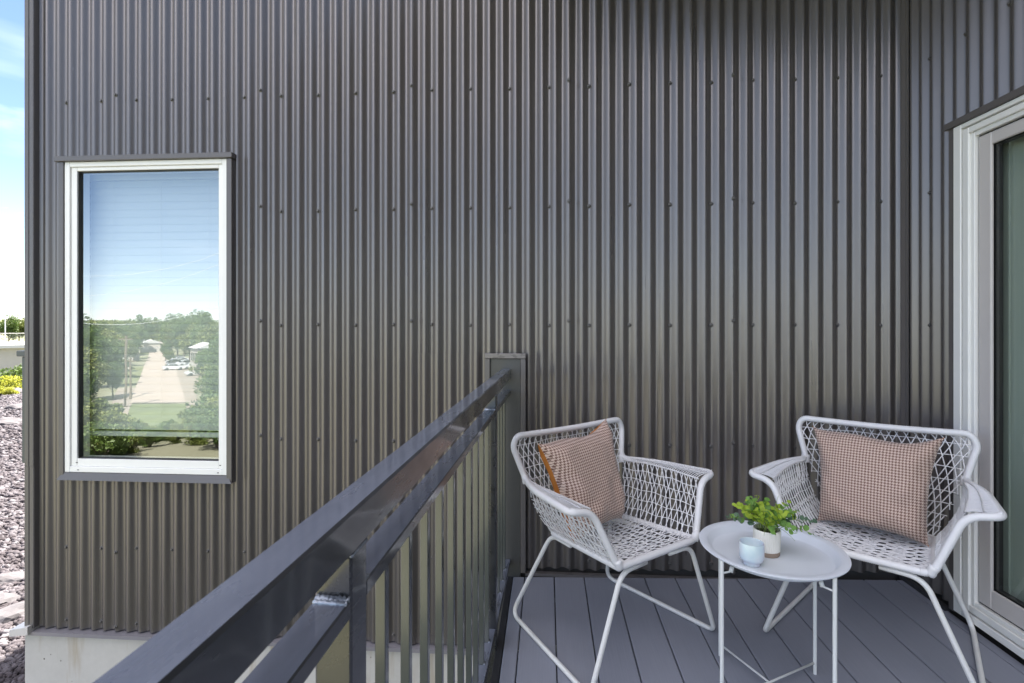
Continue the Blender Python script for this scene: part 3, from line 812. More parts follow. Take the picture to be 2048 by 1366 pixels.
        for i in range(nn):
            u = (i + .5) / nn; a = wr(u * .985); c = cpt(rim, u); m = a.lerp(c, .5) + Vector((0, random.uniform(-.002, .002), .007))
            strand(b, [a, a.lerp(m, .5) + Vector((0, 0, .003)), m, c.lerp(m, .4) + Vector((0, 0, .007)), c + Vector((0, 0, .012))], .0020)
        for fr in (.5,):
            strand(b, [wr(q / 20).lerp(cpt(rim, q / 20), fr) + Vector((0, .004 * math.sin(q * 3), .010)) for q in range(21)], .0018)
        strand(b, [wr(q / 24) for q in range(25)], .0036)
        o = b.build('arm_weave', M['rattan'], t, smooth=True); o['kind'] = 'stuff'
    # ---- tubular legs
    for s in (-1, 1):
        p = [Vector((s * .06, -.262, .3995)), Vector((s * .183, -.262, .3965)), kp('FF', s), kp('RF', s), kp('RT', s), Vector((s * .176, .03, .384))]
        path = fillet(p, [0, .05, .035, .06, .05, 0], False, 8); b = MB(); b.tube(path, .0092, 12); b.build('leg_frame', M['leg_paint'], t, smooth=True)
        for q in (.12, .84):
            c = kp('FF', s).lerp(kp('RF', s), q); d = (kp('RF', s) - kp('FF', s)).normalized()
            b = MB(); b.tube([c - d * .02 + Vector((0, 0, -.004)), c + d * .02 + Vector((0, 0, -.004))], .0072, 8); b.build('foot_pad', M['leg_paint'], t)
    return t
def place(o, x, y, az, z=None):
    tilt = Matrix.Rotation(-math.atan(.026), 4, 'Y')
    o.matrix_world = Matrix.Translation((x, y, deckz(x) + .0012 if z is None else z)) @ tilt @ Matrix.Rotation(az, 4, 'Z')
ch1 = make_chair()
tag(ch1, 'white woven armchair beside the railing, facing right, with the cushion showing an orange side', 'armchair', 'white woven armchairs on the deck')
ch2 = copy_tree(ch1); ch2['label'] = 'white woven armchair jammed in the corner by the sliding door, facing left'
place(ch1, .263, 2.139, .630); place(ch2, 1.283, 2.108, -.691)

# ------------------------------------------------------------------ cushions
def make_cushion(label, W, H, T, sag, seed, rep, tap=.09):
    t = thing('cushion', label, 'cushion', group='houndstooth cushions')
    n = 44; random.seed(seed)
    for side, name, mat in ((1, 'front_cover', M['hound']), (-1, 'back_cover', M['rust'])):
        v = []; f = []; uvs = []
        for j in range(n + 1):
            for i in range(n + 1):
                a, c = 2 * i / n - 1, 2 * j / n - 1
                a2, c2 = math.sin(a * PI / 2 * .98) / math.sin(PI / 2 * .98) * .35 + a * .65, math.sin(c * PI / 2 * .98) / math.sin(PI / 2 * .98) * .35 + c * .65
                pin = .12
                x = W / 2 * a2 * (1 - pin * (1 - c2 ** 2) ** .8 * abs(a2) ** 2); z = H / 2 * c2 * (1 - pin * (1 - a2 ** 2) ** .8 * abs(c2) ** 2)
                th = ((1 - a2 ** 4) * (1 - c2 ** 4)) ** .55
                wr = .010 * noise.noise(Vector((a * 2.2 + seed, c * 2.2, side))) + .007 * noise.noise(Vector((a * 4.5 + seed, c * 4.5 + a * 2, side * 3)))
                edge = 1 - th
                wr += .012 * edge * (1 - max(abs(a2), abs(c2)) ** 8) * math.sin(7 * math.atan2(c2, a2) + seed)
                y = -side * (T / 2 * th * (1 - .25 * c2 * sag) + wr * (th > .02))
                x *= 1 - tap * (1 - c2)
                z += -sag * .012 * math.cos(a * 2) * (c2 > 0)
                # slump and wavy top hem
                z += .008 * math.sin(a * 5 + seed) * max(0, c2) ** 3
                v.append((x, y, z + H / 2)); uvs.append((x / rep, z / rep))
        for j in range(n):
            for i in range(n):
                q = j * (n + 1) + i; f.append((q, q + 1, q + n + 2, q + n + 1))
        me = bpy.data.meshes.new(name); me.from_pydata(v, [], f); me.materials.append(mat)
        me.polygons.foreach_set('use_smooth', [True] * len(f)); ul = me.uv_layers.new(name='UVMap')
        for lp in me.loops: ul.data[lp.index].uv = uvs[lp.vertex_index]
        me.update(); link(name, me, t)
    return t
def place_in(chair, o, x, y, z, rx, rz, ry=0):
    o.matrix_world = chair.matrix_world @ Matrix.Translation((x, y, z)) @ Matrix.Rotation(rz, 4, 'Z') @ Matrix.Rotation(rx, 4, 'X') @ Matrix.Rotation(ry, 4, 'Y')
bpy.context.view_layer.update()
cu1 = make_cushion('brown and cream houndstooth cushion with orange backing, leaning in the left chair', .435, .41, .17, .5, 3, .0105, .15)
cu2 = make_cushion('brown and cream houndstooth cushion filling the right chair by the door', .445, .395, .165, .4, 9, .0105)
place_in(ch1, cu1, -.055, -.005, .428, -.26, .14, -.05); place_in(ch2, cu2, -.005, -.010, .420, -.26, -.02, .01)

# ------------------------------------------------------------------ side table
TX, TY = .757, 1.797
tz = deckz(TX)
tab = thing('side_table', 'small round pale blue grey tray table on thin white legs between the chairs', 'table', (TX, TY, tz))
tt = Matrix.Rotation(math.radians(-17.2), 4, 'Z'); hT = -.757 - tz
b = MB(); R0 = .229
prof = [(.0002, hT - .026), (R0 - .046, hT - .026), (R0 - .040, hT - .0235), (R0 - .030, hT - .004), (R0 - .026, hT - .0005), (R0 - .004, hT + .0015), (R0, hT), (R0 - .001, hT - .0035), (R0 - .024, hT - .0045), (R0 - .034, hT - .024), (R0 - .044, hT - .029), (.0002, hT - .029)]
b.lathe(prof, 96); b.build('tray', M['tray'], tab, ang=50)
leg = []
q = .157
for (sx, sy) in ((-1, 1), (1, 1), (1, -1), (-1, -1)):
    p = tt @ Vector((sx * q, sy * q, 0)); b = MB(); b.tube([(p.x, p.y, .0 + .026 * p.x), (p.x, p.y, hT - .006)], .0062, 12); b.build('leg', M['table_leg'], tab, smooth=False, ang=40)
    leg.append(p)
    b = MB(); pi_ = p * .86; b.tube([(p.x, p.y, hT - .048), (pi_.x * .99, pi_.y * .99, hT - .050), (pi_.x * .96, pi_.y * .96, hT - .046)], .0032, 8); b.tube([(pi_.x * .96, pi_.y * .96, hT - .052), (pi_.x * .93, pi_.y * .93, hT - .036)], .0070, 10); b.build('tray_clip', M['table_leg'], tab, smooth=True)
for a, c, dz in ((0, 2, 0), (1, 3, .006)):
    pa, pc = leg[a], leg[c]; b = MB()
    b.tube([(pa.x, pa.y, .040 + dz), ((pa.x + pc.x) / 2, (pa.y + pc.y) / 2, .034 + dz), (pc.x, pc.y, .040 + dz)], .0036, 8); b.build('cross_brace', M['table_leg'], tab, smooth=True)
ztray = -.757 - .026
# mug
mx, my = None, None
TH = math.radians(3.97)
mug_c = Vector((.663, 1.717, ztray + .0006)); pot_c = Vector((.745, 1.800, ztray + .0006))
mug = thing('mug', 'pearly pale blue handleless mug at the front of the tray table', 'mug', mug_c)
b = MB(); pr = [(.0002, 0), (.0255, 0), (.0270, .002), (.0270, .008), (.0300, .012), (.0365, .018), (.0382, .026), (.0384, .050), (.0378, .068), (.0368, .0715), (.0352, .0705), (.0350, .060), (.0350, .026), (.0320, .018), (.0002, .016)]
b.lathe(pr, 56); b.build('mug_body', M['mug'], mug, ang=55)
# potted plant
plant = thing('potted_plant', 'leafy green plant with round leaves in a ribbed cream pot with a brown base band', 'potted plant', pot_c)
b = MB(); b.lathe([(.0372, .0155), (.0410, .0160), (.0428, .080), (.0425, .084), (.0405, .085), (.0395, .080), (.0385, .070)], 168, rmod=lambda a, j: 1 + (.016 * math.cos(42 * a) if j in (1, 2, 3) else 0)); b.build('pot', M['pot'], plant, ang=70)
b = MB(); b.lathe([(.0002, 0), (.0385, 0), (.0398, .0015), (.0408, .0154), (.0370, .0156)], 56); b.build('pot_base', M['pot_base'], plant, ang=50)
b = MB(); b.lathe([(.0002, .072), (.02, .073), (.0384, .0705)], 24); b.build('soil', M['soil'], plant, smooth=True)
def leaf_mesh(mat, n=9):
    b = MB(); v = [(0, 0, 0)]; 
    for k in range(n + 1):
        a = -PI / 2 + 2 * PI * k / n
        r = 1.0 - .10 * abs(math.sin(a / 2 + PI / 4)); x, y = r * math.cos(a), r * math.sin(a) + 1.0
        v.append((x * .95, y, .16 * (x * x) - .08 * (y - 1) ** 2))
    v[0] = (0, 1.0, -.02)
    b.add(v, [(0, 1 + k, 2 + k) for k in range(n)]); return b.mesh('leaf', mat, smooth=True)
LM = [leaf_mesh(M['leaf_y']), leaf_mesh(M['leaf_g']), leaf_mesh(M['leaf_b'])]
random.seed(21)
nleaf = 0
sprigs = []
for k in range(26):
    az = 2 * PI * k / 26 + random.uniform(-.3, .3); tilt = random.uniform(.25, 1.25); ln = random.uniform(.062, .095); sprigs.append((az, tilt, ln, random.choice((0, 0, 0, 1, 1)), 5))
for (az, tilt, ln, m_, nn) in ((PI * 1.02, 1.22, .120, 2, 9), (PI * .93, 1.0, .095, 0, 8), (-.05, 1.30, .135, 2, 9), (-.45, 1.45, .120, 1, 8), (.25, 1.05, .115, 1, 8), (PI * 1.35, 1.35, .085, 0, 7), (-PI * .35, 1.5, .09, 1, 7), (.55, .45, .10, 0, 8)):
    sprigs.append((az, tilt, ln, m_, nn))
for (az, tilt, ln, mi, nn) in sprigs:
    d = Vector((math.cos(az) * math.sin(tilt), math.sin(az) * math.sin(tilt), math.cos(tilt)))
    base = Vector((math.cos(az) * .018, math.sin(az) * .018, .072)); pts = []
    for i in range(9):
        s_ = i / 8; p = base + Vector((0, 0, 1)) * (.035 * math.sin(min(1, s_ * 2) * PI / 2) * (1 if tilt > .6 else .7)) + d * ln * s_ - Vector((0, 0, 1)) * (.030 * s_ ** 2 * (tilt > 1.1)); pts.append(p)
    b = MB(); b.tube(pts, lambda i: .0010 * (1 - .06 * i), 5); b.build('stem', M['stem'], plant, smooth=True)
    for i in range(nn):
        s_ = .25 + .75 * i / (nn - 1); q = s_ * 8; i0 = min(7, int(q)); p = pts[i0].lerp(pts[i0 + 1], q - i0); tg = (pts[i0 + 1] - pts[i0]).normalized()
        for sd_ in ((1, -1) if nleaf < 295 and i < nn - 1 else (1,)):
            if nleaf > 298: break
            out = tg.cross(Vector((random.uniform(-1, 1), random.uniform(-1, 1), random.uniform(-.2, 1)))).normalized() * sd_
            out = (out * 1.0 + Vector((0, 0, .35)) + tg * .35).normalized()
            sc = random.uniform(.0088, .0130) * (1.1 - .35 * s_)
            nz = (Vector((0, -.35, .9)) + Vector((random.uniform(-.7, .7), random.uniform(-.8, .5), 0))).normalized()
            xa = out.cross(nz).normalized(); za = xa.cross(out).normalized()
            mtx = Matrix((xa, out, za)).transposed().to_4x4()
            mm = LM[mi if random.random() < .75 else random.choice((0, 1))]
            o = link('leaf', mm, plant); o.matrix_local = Matrix.Translation(p) @ mtx @ Matrix.Scale(sc, 4); nleaf += 1

# ------------------------------------------------------------------ meter box fixed on the side wall
mb = thing('utility_box', 'grey electrical enclosure fixed to the side wall at the left house corner', 'utility box', (-2.855, 2.75, -.5))
MB().box((-.150, -.02, -.30), (-.012, .32, .31), .004).build('cabinet', M['grey_box'], mb)
MB().box((-.168, -.035, .312), (-.006, .34, .345), .004).build('lid', M['grey_box'], mb)
MB().tube([(-.03, -.024, .30), (-.03, -.03, .22), (-.012, -.026, .20), (-.010, -.024, .28)], .003, 6).build('hasp', M['light_flash'], mb)
MB().box((-.110, .0, -.38), (-.050, .05, -.302), .004).build('conduit', M['grey_box'], mb)

# ------------------------------------------------------------------ gravel (stuff), boulders
def ico():
    t = (1 + 5 ** .5) / 2
    v = np.array([(-1, t, 0), (1, t, 0), (-1, -t, 0), (1, -t, 0), (0, -1, t), (0, 1, t), (0, -1, -t), (0, 1, -t), (t, 0, -1), (t, 0, 1), (-t, 0, -1), (-t, 0, 1)], float)
    v /= np.linalg.norm(v[0])
    f = np.array([(0, 11, 5), (0, 5, 1), (0, 1, 7), (0, 7, 10), (0, 10, 11), (1, 5, 9), (5, 11, 4), (11, 10, 2), (10, 7, 6), (7, 1, 8), (3, 9, 4), (3, 4, 2), (3, 2, 6), (3, 6, 8), (3, 8, 9), (4, 9, 5), (2, 4, 11), (6, 2, 10), (8, 6, 7), (9, 8, 1)])
    return v, f
def gravel(n=44000):
    V0, F0 = ico(); tt_ = 3.0 * (24 / 3.0) ** rng.random(n); a = rng.uniform(-.20, .10, n)
    # directions fan around the one past the house corner
    ux = -.955 - .9 * a * 0 ; base = math.atan2(.93, -1.035)
    ang = base + a
    X = tt_ * np.cos(ang) * 1.39; Y = tt_ * np.sin(ang) * 1.39
    keep = (X < -2.90) | (Y > 8.7); X, Y, tt_ = X[keep], Y[keep], tt_[keep]; n = len(X)
    Z = np.array([gz(x, y) for x, y in zip(X, Y)])
    size = rng.uniform(.012, .029, n) * (1 + (tt_ - 3) * .10)
    R = rng.normal(size=(n, 3, 3)); Q, _ = np.linalg.qr(R)
    sc = rng.uniform(.55, 1.25, (n, 3)) * size[:, None]; sc[:, 2] *= .8
    pert = 1 + rng.uniform(-.22, .22, (n, 12, 1))
    V = (V0[None] * pert) * sc[:, None, :]; V = np.einsum('nij,nkj->nki', Q, V)
    V += np.stack([X, Y, Z + size * .25], 1)[:, None, :]
    F = F0[None] + (np.arange(n) * 12)[:, None, None]
    me = bulk('gravel', V.reshape(-1, 3), F.reshape(-1, 3), M['stone']); o = link('gravel', me); tag(o, 'pinkish grey crushed gravel covering the slope left of the house', 'gravel', kind='stuff')
gravel()
def boulder_mesh(seed):
    import bmesh
    bm = bmesh.new(); bmesh.ops.create_icosphere(bm, subdivisions=3, radius=1)
    for v in bm.verts:
        p = v.co.copy(); d = 1 + .35 * noise.noise(p * 1.3 + Vector((seed, 0, 0))) + .15 * noise.noise(p * 3.1 + Vector((0, seed, 0)))
        v.co = p * d; v.co.z *= .6
    me = bpy.data.meshes.new('boulder'); bm.to_mesh(me); bm.free(); me.materials.append(M['boulder']); return me
BM = [boulder_mesh(s) for s in (1, 5, 9)]
def at(xp, t, z=None):            # ground point in the direction seen at photo column xp, distance t
    u = (xp - 1024) / 1024; x = t * (u * math.cos(TH) - math.sin(TH)); y = t * (u * math.sin(TH) + math.cos(TH)); return Vector((x, y, gz(x, y) if z is None else z))
bl = [(8, 4.62, .13, 0, 'flat pale boulder low in the gravel beside the house corner'), (22, 4.05, .15, 1, 'rounded grey boulder just above the corner flashing'), (2, 4.25, .12, 2, 'grey boulder at the lower left frame edge'),
      (10, 11.5, .30, 0, 'dark rock in the middle of the gravel slope'), (32, 13.5, .25, 1, 'small rock near the utility box on the gravel'), (14, 21.5, .9, 2, 'long pale rock ledge in front of the bush'), (-8, 23.5, 1.1, 0, 'pale rock at the left below the bright bush'), (34, 20.0, .6, 1, 'pale rock ledge beside the utility box')]
for i, (xp, t, s, m_, lab) in enumerate(bl):
    o = link('boulder', BM[m_], loc=at(xp, t), rot=(0, 0, i * 1.3), scale=(s * 1.3, s, s * .8)); tag(o, lab, 'boulder', 'boulders in the gravel')

# ------------------------------------------------------------------ trees and shrubs
def foliage_mesh(name, mat, R, H, zc, nq, leaf, clumps, seed):
    r = np.random.default_rng(seed)
    cc = r.normal(size=(clumps, 3)); cc /= np.linalg.norm(cc, axis=1)[:, None]; cc *= (r.random((clumps, 1)) ** .4) * .78; cs = r.uniform(.22, .42, clumps)
    k = r.integers(0, clumps, nq); d = r.normal(size=(nq, 3)); d /= np.linalg.norm(d, axis=1)[:, None]
    P = cc[k] + d * (r.random((nq, 1)) ** .35) * cs[k][:, None]
    P *= np.array([R, R, H / 2]); P[:, 2] += zc
    a = r.normal(size=(nq, 3)); a /= np.linalg.norm(a, axis=1)[:, None]; b_ = np.cross(a, r.normal(size=(nq, 3))); b_ /= np.linalg.norm(b_, axis=1)[:, None]
    s = leaf * r.uniform(.6, 1.3, (nq, 1)); V = np.stack([P - a * s, P + b_ * s * .55, P + a * s, P - b_ * s * .55], 1).reshape(-1, 3)
    F = np.arange(nq * 4).reshape(-1, 4); return bulk(name, V, F, mat)
def trunk_mesh(H, r0, nl, seed):
    random.seed(seed); b = MB(); b.tube([(0, 0, -.3), (.05, 0, H * .3), (0, .08, H * .7), (.05, 0, H)], lambda i: r0 * (1 - .22 * i), 8)
    for k in range(nl):
        a = random.uniform(0, 2 * PI); z = H * random.uniform(.45, .85); l = H * .45
        b.tube([(0, 0, z), (math.cos(a) * l * .5, math.sin(a) * l * .5, z + l * .35), (math.cos(a) * l, math.sin(a) * l, z + l * .6)], lambda i: r0 * (.45 - .14 * i), 6)
    return b.mesh('trunk', M['bark'], smooth=True)
TRK = [trunk_mesh(5.5, .22, 5, s) for s in (1, 2)]
CRW = [foliage_mesh('crown', M['crown_a'], 3.4, 7.5, 6.6, 5200, .22, 26, 1), foliage_mesh('crown', M['crown_b'], 3.8, 6.6, 6.2, 5200, .22, 30, 2), foliage_mesh('crown', M['crown_a'], 3.0, 8.6, 6.8, 5200, .20, 24, 3)]
def tree(pos, s, k, lab, group='trees in the valley'):
    t = thing('broadleaf_tree', lab, 'tree', pos, (0, 0, k * 1.7), group); t.scale = (s, s, s)
    link('trunk', TRK[k % 2], t); link('crown', CRW[k % 3], t)
SHB = [foliage_mesh('foliage', M['crown_b'], 1.5, 2.4, 1.05, 3600, .085, 16, 4), foliage_mesh('foliage', M['crown_y'], 1.6, 2.0, .9, 3600, .085, 14, 5), foliage_mesh('foliage', M['crown_a'], 1.6, 2.6, 1.1, 3600, .09, 18, 6)]
sb = MB()
for k in range(7):
    a = k * .9; sb.tube([(0, 0, -.1), (.3 * math.cos(a), .3 * math.sin(a), .6), (.8 * math.cos(a), .8 * math.sin(a), 1.4)], lambda i: .03 * (1 - .3 * i), 5)
SBT = sb.mesh('stem', M['bark'])
def shrub(pos, s, k, lab, group=None):
    t = thing('shrub', lab, 'shrub', pos, (0, 0, k * 2.1 + pos[0]), group); t.scale = (s, s, s)
    link('stem', SBT, t); link('foliage', SHB[k % 3], t)
# direct view past the corner
shrub(at(6, 26), 1.05, 1, 'bright yellow green bush in front of the low white building')
shrub(at(36, 27), 1.0, 2, 'darker green bush next to the utility box, before the white building')
shrub(at(-14, 23), .75, 1, 'low yellow green bush at the left frame edge')
shrub(at(4, 19.5), .28, 1, 'small yellow plant on the pale rock ledge'); shrub(at(20, 18.6), .22, 1, 'small yellow tuft at the top of the gravel')
for i, (xp, t, s) in enumerate(((-30, 92, .62), (-4, 96, .60), (18, 90, .56), (38, 95, .60), (60, 93, .62))):
    tree(at(xp, t), s, i, ['', 'sunlit tree at far left behind the mesh fence', 'rounded tree right of the mast behind the fence', 'sunlit tree nearest the house corner in the distance', 'far tree hidden behind the house corner'][i] or 'far tree beyond the left frame edge', 'distant trees behind the white building')
# low white building
bp = at(0, 42); yaw = math.radians(45)
wb = thing('low_building', 'low flat roofed white building in the distance left of the house', 'building', (bp.x, bp.y, gz(bp.x, bp.y)), (0, 0, yaw))
hB = -1.75 - gz(bp.x, bp.y)
MB().box((-9, 0, -1), (9, 8, hB - .3)).build('wall', M['white_wall'], wb)
MB().box((-9.5, -.5, hB - .3), (9.5, 8.5, hB), .03).build('roof', M['pale_roof'], wb)
MB().add([(-4, 1, hB), (0, 1, hB), (0, 6, hB), (-4, 6, hB), (-3.2, 1, hB + .75), (-1.4, 1, hB + .75), (-1.4, 6, hB + .75), (-3.2, 6, hB + .75)], [(0, 1, 5, 4), (1, 2, 6, 5), (2, 3, 7, 6), (3, 0, 4, 7), (4, 5, 6, 7)]).build('roof_cover', M['pale_roof'], wb)
MB().box((-3.4, -.03, hB - 1.6), (-2.2, -.004, hB - .7)).build('window', M['car_glass'], wb)
# fence behind it
fp = at(0, 56)
fe = thing('mesh_fence', 'thin pale mesh fence behind the low white building', 'fence', fp, (0, 0, yaw)); zt = -1.10 - fp.z
for i in range(-5, 6): MB().tube([(i * 2.4, 0, 0), (i * 2.4, 0, zt)], .045, 6).build('post', M['light_flash'], fe)
MB().tube([(-12, 0, zt), (12, 0, zt)], .04, 6).build('rail', M['light_flash'], fe)
b = MB()
for i in range(-60, 61): b.tube([(i * .2, 0, zt - 1.6), (i * .2, 0, zt)], .006, 3, cap=False)
for j in range(9): b.tube([(-12, 0, zt - 1.6 + j * .2), (12, 0, zt - 1.6 + j * .2)], .006, 3, cap=False)
b.build('mesh', M['light_flash'], fe)
# mast
ap = at(10.5, 48); am = thing('antenna_mast', 'thin tall metal mast rising behind the low white building', 'mast', ap); top = 3.25 - ap.z
MB().tube([(0, 0, 0), (0, 0, top)], .035, 6).build('mast_pole', M['cable'], am); MB().tube([(0, 0, top), (.62, .62, top - .02)], .015, 5).build('mast_arm', M['cable'], am)

# ------------------------------------------------------------------ the valley behind the camera (seen in the window)
def rf(xp, t, z=None):           # point whose mirror image in the window glass is at photo column xp
    u = (xp - 1024) / 1024; x = t * (u * math.cos(TH) - math.sin(TH)); y = 5.24 - t * (u * math.sin(TH) + math.cos(TH)); return Vector((x, y, gz(x, y) if z is None else z))
def strip(name, mat, pts_l, pts_r, dz, kind='structure'):
    b = MB(); v = []
    for a, c in zip(pts_l, pts_r):
        n_ = 6
        for k in range(n_ + 1):
            p = a.lerp(c, k / n_); v.append((p.x, p.y, gz(p.x, p.y) + dz))
    n_ = 6
    for i in range(len(pts_l) - 1):
        for k in range(n_): q = i * (n_ + 1) + k; b.f.append((q, q + 1, q + n_ + 2, q + n_ + 1))
    b.v = v; o = b.build(name, mat); tag(o, kind=kind); return o
def lerp(a, b, t): return a + (b - a) * t
ts = [70 * (330 / 70) ** (i / 40) for i in range(41)]
def edge(x70, xinf, off=0): return lambda t: xinf + (x70 - xinf) * 70 / t
L_, R_ = edge(262, 318), edge(372, 322)
strip('road', M['road'], [rf(L_(t), t) for t in ts], [rf(R_(t), t) for t in ts], .16)
ts2 = [64 + i * 3.0 for i in range(22)]
strip('dirt_yard', M['apron'], [rf(R_(t) - 2, t) for t in ts2], [rf(lerp(392, 402, i / 21), t) for i, t in enumerate(ts2)], .12)
ts3 = [58 + i * 2.0 for i in range(14)]
strip('dirt_verge', M['apron'], [rf(lerp(212, 236, i / 13), t) for i, t in enumerate(ts3)], [rf(L_(max(t, 60)) + 4, t) for t in ts3], .10)
ts4 = [43 + i * 2 for i in range(14)]
strip('meadow', M['meadow'], [rf(228, t) for t in ts4], [rf(408, t) for t in ts4], .08)
gT = 'trees mirrored in the window'
random.seed(5)
def tl(s): return s + ' in the valley, mirrored in the window'
lst = []
for xp, t, s in ((218, 86, .8), (214, 112, .9), (238, 132, .6), (248, 108, .35), (262, 160, .9), (226, 74, .45), (330, 145, .6), (338, 128, .45), (398, 140, 1.2), (372, 180, 1.3), (160, 62, .80), (178, 70, .95), (194, 84, 1.0), (208, 100, 1.05), (168, 96, 1.1), (150, 52, .7), (222, 130, 1.05), (236, 150, 1.1), (250, 170, 1.15), (262, 190, 1.15), (276, 215, 1.2), (288, 250, 1.3), (300, 290, 1.4), (205, 140, 1.1), (186, 150, 1.1), (232, 200, 1.2), (268, 145, .8), (282, 180, .9), (254, 128, .7),
                 (335, 190, 1.0), (345, 170, 1.1), (356, 150, 1.15), (368, 150, 1.2), (380, 130, 1.15), (394, 125, 1.15), (408, 120, 1.15), (424, 110, 1.15), (440, 105, 1.1), (340, 260, 1.4), (360, 230, 1.4), (385, 200, 1.4), (412, 170, 1.4), (326, 320, 1.4), (350, 300, 1.5), (312, 340, 1.4),
                 (428, 74, .78), (440, 60, .72), (432, 52, .62), (424, 88, .8), (404, 92, .55), (448, 84, 1.0)):
    lst.append((xp, t, s))
for i, (xp, t, s) in enumerate(lst):
    tree(rf(xp, t), s * random.uniform(.92, 1.08), i, ('%s green tree %s of the sandy road, mirrored in the window glass' % ('near' if t < 80 else 'distant' if t < 180 else 'very distant', 'at the left' if xp < 200 else 'left' if xp < 312 else 'right' if xp < 395 else 'at the right edge')), gT)
SHL = ((165, 34, 1.3), (182, 38, 1.2), (200, 44, 1.1), (212, 50, 1.0), (160, 13, .62), (178, 12, .52), (196, 13, .5), (214, 12.5, .45), (236, 13, .42), (258, 12, .38), (280, 13, .42), (304, 12.5, .38), (330, 13.5, .4), (356, 13, .36), (384, 14, .4), (408, 13, .38), (430, 13.5, .5), (170, 9, .3), (205, 8.6, .28), (235, 9, .26), (262, 9.3, .3), (300, 10, .3), (350, 10.4, .24), (400, 10, .28), (436, 9.5, .3), (170, 10.8, .4), (222, 10.5, .34), (288, 11, .3), (168, 16, .8), (200, 16.5, .62), (230, 16, .5), (262, 16, .5), (296, 16.5, .5), (332, 16, .42), (368, 17, .45), (402, 16, .5), (436, 16, .6), (190, 20, .9), (250, 21, .7), (310, 21, .6), (420, 20, .8), (430, 36, 1.5), (412, 43, 1.3), (396, 46, 1.0), (440, 42, 1.6), (228, 42, .9), (250, 40, .7), (330, 38, .6), (360, 37, .7), (172, 23, 1.1), (260, 34, .7), (385, 38, .8))
for i, (xp, t, s) in enumerate(SHL):
    if 225 < xp < 395: s *= .55 if t < 30 else .75
    k = 1 if xp < 205 and i % 2 == 0 else (0 if i % 3 else 2)
    shrub(rf(xp, t), s * random.uniform(.9, 1.1), k, ('%s shrub low in the mirrored view, %s' % ('yellow green' if k == 1 else 'olive' if k == 0 else 'green', 'at its left edge' if xp < 205 else 'left of centre' if xp < 280 else 'in the middle' if xp < 345 else 'toward its right edge')), 'shrubs mirrored in the window')
# far wood on the ridge: one mass
def wood():
    r = np.random.default_rng(11); n = 26000
    t = r.uniform(280, 900, n); xp = r.uniform(60, 560, n); u = (xp - 1024) / 1024
    X = t * (u * math.cos(TH) - math.sin(TH)); Y = 5.24 - t * (u * math.sin(TH) + math.cos(TH))
    Z = np.array([gz(x, y) for x, y in zip(X, Y)]) + r.uniform(0, 1, n) ** .7 * (6 + 2.5 * np.sin(X * .05) * np.cos(Y * .04))
    P = np.stack([X, Y, Z], 1); a = r.normal(size=(n, 3)); a /= np.linalg.norm(a, axis=1)[:, None]; b_ = np.cross(a, r.normal(size=(n, 3))); b_ /= np.linalg.norm(b_, axis=1)[:, None]
    s = r.uniform(1.0, 2.4, (n, 1)); V = np.stack([P - a * s, P + b_ * s * .6, P + a * s, P - b_ * s * .6], 1).reshape(-1, 3)
    o = link('far_wood', bulk('far_wood', V, np.arange(4 * n).reshape(-1, 4), M['crown_b'])); tag(o, 'distant wooded ridge across the valley', 'woodland', kind='stuff')
wood()
def cottage(pos, W, D, H, yaw, lab, wallm, roofm):
    t = thing('cottage', lab, 'house', pos, (0, 0, yaw), 'small houses in the valley')
    MB().box((-W / 2, -D / 2, -1), (W / 2, D / 2, H)).build('wall', wallm, t)
    MB().add([(-W / 2 - .3, -D / 2 - .3, H), (W / 2 + .3, -D / 2 - .3, H), (W / 2 + .3, D / 2 + .3, H), (-W / 2 - .3, D / 2 + .3, H), (-W / 2 - .3, 0, H + D * .22), (W / 2 + .3, 0, H + D * .22)], [(0, 1, 5, 4), (2, 3, 4, 5), (0, 4, 3), (1, 2, 5), (0, 3, 2, 1)]).build('roof', roofm, t)
    for k in (-1, 0, 1):
        MB().box((k * W * .28 - .4, D / 2, H * .35), (k * W * .28 + .4, D / 2 + .04, H * .75)).build('window', M['car_glass'], t)
cottage(rf(414, 92, gz(*rf(414, 92)[:2]) + 3.2), 4.5, 4, 3.4, .7, 'small white house among trees, mirrored in the window', M['white_wall'], M['pale_roof'])
cottage(rf(232, 122), 7, 5, 2.2, .75, 'low white roofed shed left of the sandy road, mirrored in the window', M['white_wall'], M['pale_roof'])
cottage(rf(250, 150), 8, 6, 2.6, .75, 'pale building left of the sandy road, mirrored in the window', M['white_wall'], M['pale_roof'])
cottage(rf(215, 165), 16, 8, 4.5, .75, 'long brown roofed building left of the road, mirrored in the window', M['brown_roof'], M['brown_roof'])
cottage(rf(298, 190), 9, 6, 3.2, .7, 'far white house beside the road, mirrored in the window', M['white_wall'], M['pale_roof'])
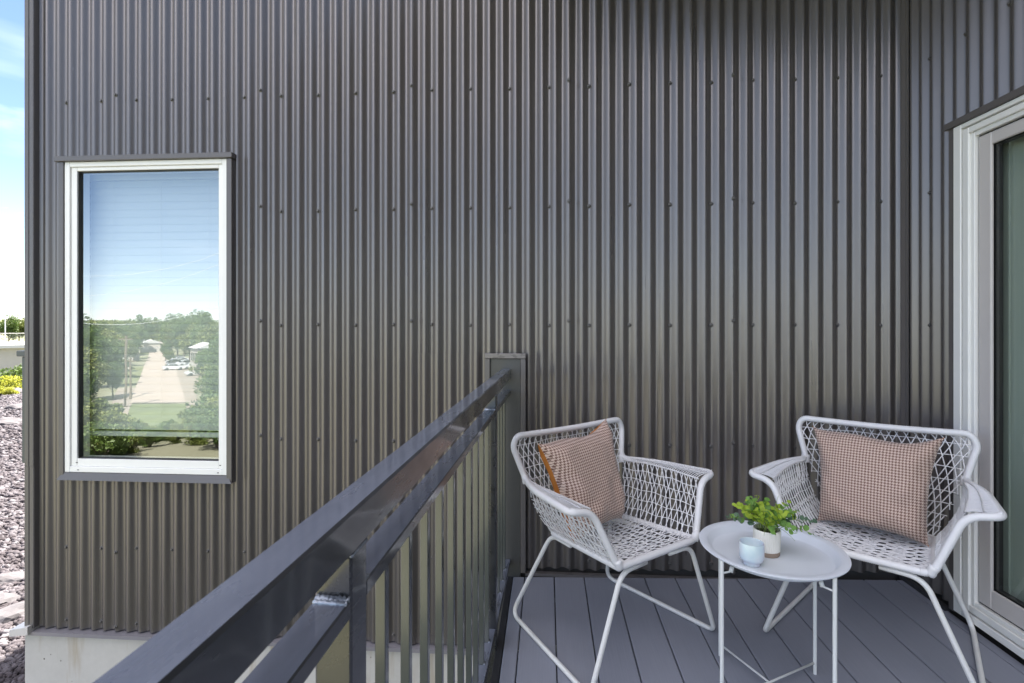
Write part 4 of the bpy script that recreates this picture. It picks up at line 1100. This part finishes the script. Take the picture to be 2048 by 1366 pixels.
def car_proto():
    t = thing('parked_car', 'x', 'car', group='cars parked in the dirt yard')
    b = MB(); pr = [(-2.2, .35), (-2.25, .75), (-2.0, .95), (-1.5, 1.0), (-1.0, 1.42), (.6, 1.45), (1.2, 1.0), (2.1, .88), (2.25, .6), (2.2, .35)]
    n = len(pr); v = [(-.85, y, z) for y, z in pr] + [(.85, y, z) for y, z in pr]
    b.add(v, [tuple(range(n)), tuple(range(2 * n - 1, n - 1, -1))] + [(i, (i + 1) % n, n + (i + 1) % n, n + i) for i in range(n)]); b.build('body', M['car_white'], t)
    for sx in (-.86, .86): MB().add([(sx, -1.35, 1.02), (sx, 1.05, 1.02), (sx, .5, 1.38), (sx, -.95, 1.38)], [(0, 1, 2, 3)]).build('side_window', M['car_glass'], t)
    MB().box((-.7, -1.62, 1.02), (.7, -1.15, 1.30)).build('windscreen', M['car_glass'], t)
    for sx in (-.8, .8):
        for y in (-1.4, 1.4):
            b = MB(); b.tube([(sx - .1, y, .33), (sx + .1, y, .33)], .33, 14); b.build('wheel', M['tyre'], t)
    return t
cp = car_proto()
CA = [(352, 134, .7), (346, 118, .75), (350, 130, .7), (374, 128, .6), (388, 121, .8), (362, 142, .8), (396, 108, .7), (366, 136, .7)]
for i, (xp, t, yw) in enumerate(CA):
    c = cp if i == 0 else copy_tree(cp); p = rf(xp, t); c.location = (p.x, p.y, p.z + .15); c.rotation_euler = (0, 0, yw + PI * (i % 2))
    c['label'] = 'parked car in the dirt yard beside the sandy road, mirrored in the window'
bpy.context.view_layer.update()
poles = [(rf(252, 66), 9.2), (rf(262, 74), 6.0), (rf(120, 60), 11.5), (rf(470, 52), 13.5)]
tops = []
for i, (p, h) in enumerate(poles):
    t = thing('utility_pole', ['wooden utility pole beside the sandy road, mirrored in the window', 'shorter wooden pole beside the road, mirrored in the window', 'tall utility pole left of the mirrored road', 'tall utility pole right of the mirrored road'][i], 'pole', p, group='wooden poles in the valley')
    MB().tube([(0, 0, -.5), (0, 0, h)], .14, 8).build('pole', M['wood_pole'], t); MB().box((-.9, -.06, h - .5), (.9, .06, h - .36)).build('cross_arm', M['wood_pole'], t); tops.append(Vector((p.x, p.y, p.z + h - .3)))
for j, (a, c) in enumerate(((tops[2], tops[3]), (tops[2] + Vector((0, 0, 5.5)), tops[3] + Vector((0, 0, 5.5))), (tops[2] + Vector((0, 0, 3.0)), tops[3] + Vector((0, 0, 4.5))))):
    b = MB(); b.tube([a.lerp(c, k / 24) - Vector((0, 0, 1.2 * math.sin(PI * k / 24))) for k in range(25)], .022, 5); o = b.build('overhead_cable', M['cable'])
    tag(o, ['lowest overhead cable crossing the mirrored valley', 'highest overhead cable crossing the mirrored sky', 'middle overhead cable crossing the mirrored sky'][j], 'cable', 'overhead cables')
